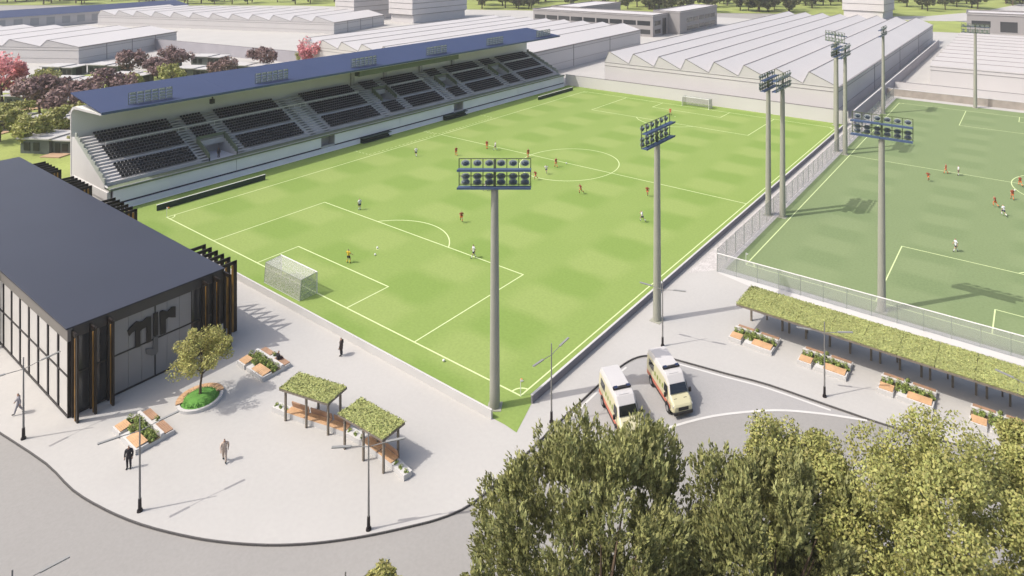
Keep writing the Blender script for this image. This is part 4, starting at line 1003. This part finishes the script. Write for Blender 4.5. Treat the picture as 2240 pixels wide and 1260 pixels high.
POSES = dict(
    stand={}, 
    walk=dict(knl=(-.1,.16,.52),anl=(-.1,.26,.12),tol=(-.1,.42,.10),knr=(.1,-.08,.50),anr=(.1,-.32,.14),tor=(.1,-.22,.03),ell=(-.25,-.14,1.16),wrl=(-.24,-.12,.93),hal=(-.24,-.10,.86),elr=(.25,.1,1.16),wrr=(.23,.24,.99),har=(.22,.28,.93)),
    run=dict(chest=(0,.10,1.30),neck=(0,.15,1.47),head=(0,.2,1.58),crown=(0,.2,1.69),nose=(0,.3,1.58),knl=(-.1,.34,.68),anl=(-.1,.18,.32),tol=(-.1,.33,.26),knr=(.1,-.12,.53),anr=(.1,-.46,.34),tor=(.1,-.48,.18),shl=(-.185,.1,1.41),shr=(.185,.1,1.41),ell=(-.28,-.1,1.2),wrl=(-.24,.06,1.06),hal=(-.23,.1,1.02),elr=(.28,.2,1.18),wrr=(.2,.4,1.24),har=(.18,.45,1.28)),
    ready=dict(knl=(-.2,.12,.5),anl=(-.24,-.02,.09),tol=(-.28,.15,.035),knr=(.2,.12,.5),anr=(.24,-.02,.09),tor=(.28,.15,.035),ell=(-.36,.05,1.2),wrl=(-.42,.22,1.08),hal=(-.43,.28,1.04),elr=(.36,.05,1.2),wrr=(.42,.22,1.08),har=(.43,.28,1.04)),
    sit=dict(pelvis=(0,0,.58),hil=(-.1,.03,.56),hir=(.1,.03,.56),knl=(-.11,.44,.55),knr=(.11,.44,.55),anl=(-.11,.46,.1),anr=(.11,.46,.1),tol=(-.12,.63,.05),tor=(.12,.63,.05),chest=(0,.03,.93),neck=(0,.06,1.12),head=(0,.09,1.23),crown=(0,.08,1.34),nose=(0,.18,1.22),shl=(-.185,.04,1.04),shr=(.185,.04,1.04),ell=(-.24,.1,.8),elr=(.24,.1,.8),wrl=(-.16,.3,.68),wrr=(.16,.3,.68),hal=(-.13,.37,.66),har=(.13,.37,.66)))
BODY = {k: person_mesh(v) for k, v in POSES.items()}
CL = {}
def cloth(pose, kind, m):
    key = (pose, kind, m)
    if key not in CL:
        test, off = dict(shirt=(torso,.022),jacket=(torsoL,.026),shorts=(shorts,.034),trousers=(trous,.024),sock_l=(socks('l'),.014),sock_r=(socks('r'),.014),shoe_l=(shoes('l'),.016),shoe_r=(shoes('r'),.016),hair=(hairt,.014),coat=(coat,.045))[kind]
        CL[key] = shell_mesh(*BODY[pose][:2], test, off, m, kind.split('_')[0])
    return CL[key]
def person(label, x, y, z, rz, pose, outfit, group=None):
    t = thing('person', label, 'person', (x,y,z), rz, group)
    inst('body', BODY[pose][0], t)
    for kind, m in outfit:
        for kd in ((kind,) if kind not in ('socks','shoe') else (kind.rstrip('s')+'_l', kind.rstrip('s')+'_r')):
            me = cloth(pose, kd, m)
            if me: inst(kd.split('_')[0], me, t)
    return t
W_ = [('shirt','cloth_white'),('shorts','cloth_navy'),('socks','cloth_white'),('shoe','shoe_black'),('hair','hair_dark')]
O_ = [('shirt','cloth_rust'),('shorts','cloth_orange'),('socks','cloth_orange'),('shoe','shoe_black'),('hair','hair_dark')]
PL = [(W_,(7.4,39.9),'walk',40,'white-shirted player nearest the stand touchline'),(W_,(20.9,17.7),'stand',80,'white-shirted player just beyond the near penalty box corner'),(W_,(46.2,16.2),'walk',150,'white-shirted player on the near penalty area line'),
      (W_,(58.3,37.8),'run',100,'white-shirted player left of the mast by the ambulances'),(W_,(34.1,46.1),'run',200,'white-shirted player inside the centre circle'),(W_,(17.2,51.3),'walk',120,'white-shirted player beside an opponent on the halfway line'),
      (O_,(13.4,44.5),'walk',60,'orange-shorted player between the stand and the centre circle, on his own'),(O_,(15.2,51.0),'stand',20,'orange-shorted player beside a white shirt on the halfway line'),(O_,(36.9,23.1),'run',230,'orange-shorted player outside the near penalty arc'),
      (O_,(25.5,51.4),'stand',70,'orange-shorted player where circle and halfway line meet'),(O_,(33.2,50.0),'walk',250,'orange-shorted player near the centre spot'),(O_,(44.6,41.8),'run',140,'orange-shorted player just outside the near edge of the circle'),
      (O_,(53.9,47.0),'run',190,'orange-shorted player right of the circle beside the tall mast'),(O_,(34.5,42.7),'run',160,'orange-shorted player at the right edge of the nearest lamp panel'),
      (W_,(31.0,34.2),'walk',110,'white-shirted player hidden behind the nearest lamp panel')]
for outf, (x, y), pose, a, lab in PL: person(lab, x, y, .02, radians(a), pose, outf, 'players on the stadium pitch')
K1 = [('shirt','cloth_yellow'),('shorts','cloth_dark'),('socks','cloth_yellow'),('shoe','shoe_black'),('hair','hair_dark')]
K2 = [('shirt','cloth_red'),('shorts','cloth_red'),('socks','cloth_dark'),('shoe','shoe_black'),('hair','hair_dark')]
person('goalkeeper in yellow in front of the near goal', 34.3, 6.4, .02, radians(10), 'ready', K1); person('goalkeeper in red at the far goal area', 32.4, 95.7, .02, radians(180), 'ready', K2)
P2 = [(O_,(89.7,79.9),'run',160,'orange-shorted player farthest left on the artificial pitch'),(O_,(91.7,86.0),'walk',90,'orange-shorted player on the halfway line of the artificial pitch'),(O_,(102.6,85.7),'run',30,'orange-shorted player inside the circle at the right edge'),
      (O_,(101.7,78.2),'walk',200,'orange-shorted player just below the circle at the right edge'),(O_,(99.7,73.0),'run',60,'orange-shorted player next to a white shirt at lower right'),
      (W_,(93.6,86.2),'stand',100,'white-shirted player on the halfway line of the artificial pitch'),(W_,(100.9,69.7),'run',40,'white-shirted player near the right edge of the artificial pitch'),(W_,(96.3,52.8),'walk',120,'white-shirted player alone near the artificial penalty area')]
for outf, (x, y), pose, a, lab in P2: person(lab, x, y, .02, radians(a), pose, outf, 'players on the artificial pitch')
person('person in grey suit walking left of the street lamp by the clubhouse', 34.8,-25.5,0,radians(160),'walk',[('jacket','cloth_grey'),('trousers','cloth_grey'),('shoe','shoe_black'),('hair','hair_dark')])
person('person in long dark coat standing near the white wall', 50.1,-5.4,0,radians(120),'stand',[('coat','cloth_brown'),('trousers','cloth_dark'),('shoe','shoe_black'),('hair','hair_dark')])
person('person in dark suit standing by the planter bench and lamp', 49.1,-22.7,0,radians(230),'stand',[('jacket','cloth_dark'),('trousers','cloth_dark'),('shoe','shoe_black'),('hair','hair_dark')])
person('person in pale beige clothes striding across the plaza', 54.3,-18.3,0,radians(240),'walk',[('jacket','cloth_beige'),('trousers','cloth_beige'),('shoe','shoe_black'),('hair','hair_dark')])
person('person in dark clothes sitting on the planter bench', 46.3,-9.55,-.13,radians(0),'sit',[('jacket','cloth_dark'),('trousers','cloth_maroon'),('shoe','shoe_black'),('hair','hair_dark')])
person('person standing in the stand opening nearest the clubhouse', -12.3,13.2,3.2,radians(-90),'stand',[('jacket','cloth_dark'),('trousers','cloth_dark'),('shoe','shoe_black'),('hair','hair_dark')])
# footballs
bm_ = MB(); bm_.smooth = True; bm_.ball((0,0,0),.125,14,9); bw = bm_.mesh('football','ball_white'); bo = bw.copy(); bo.materials[0] = M['ball_orange']
for (x, y), me, lab in (((33.9,11.0),bw,'white ball at the near penalty spot, farther of two'),((35.3,9.6),bw,'white ball in front of the keeper, nearer of two'),((58.9,-.5),bw,'white ball lying just behind the near goal line'),((66.8,1.5),bo,'orange ball in the near right corner'),((-3.3,1.6),bo,'orange ball by the dark advertising board'),((101.9,82.9),bw,'white ball at the circle of the artificial pitch'),((33.6,52.6),bw,'white ball close to the centre spot')):
    o = bpy.data.objects.new('football', me); COL.objects.link(o); o.location = (x,y,.147); tag(o, lab, 'ball', 'footballs')
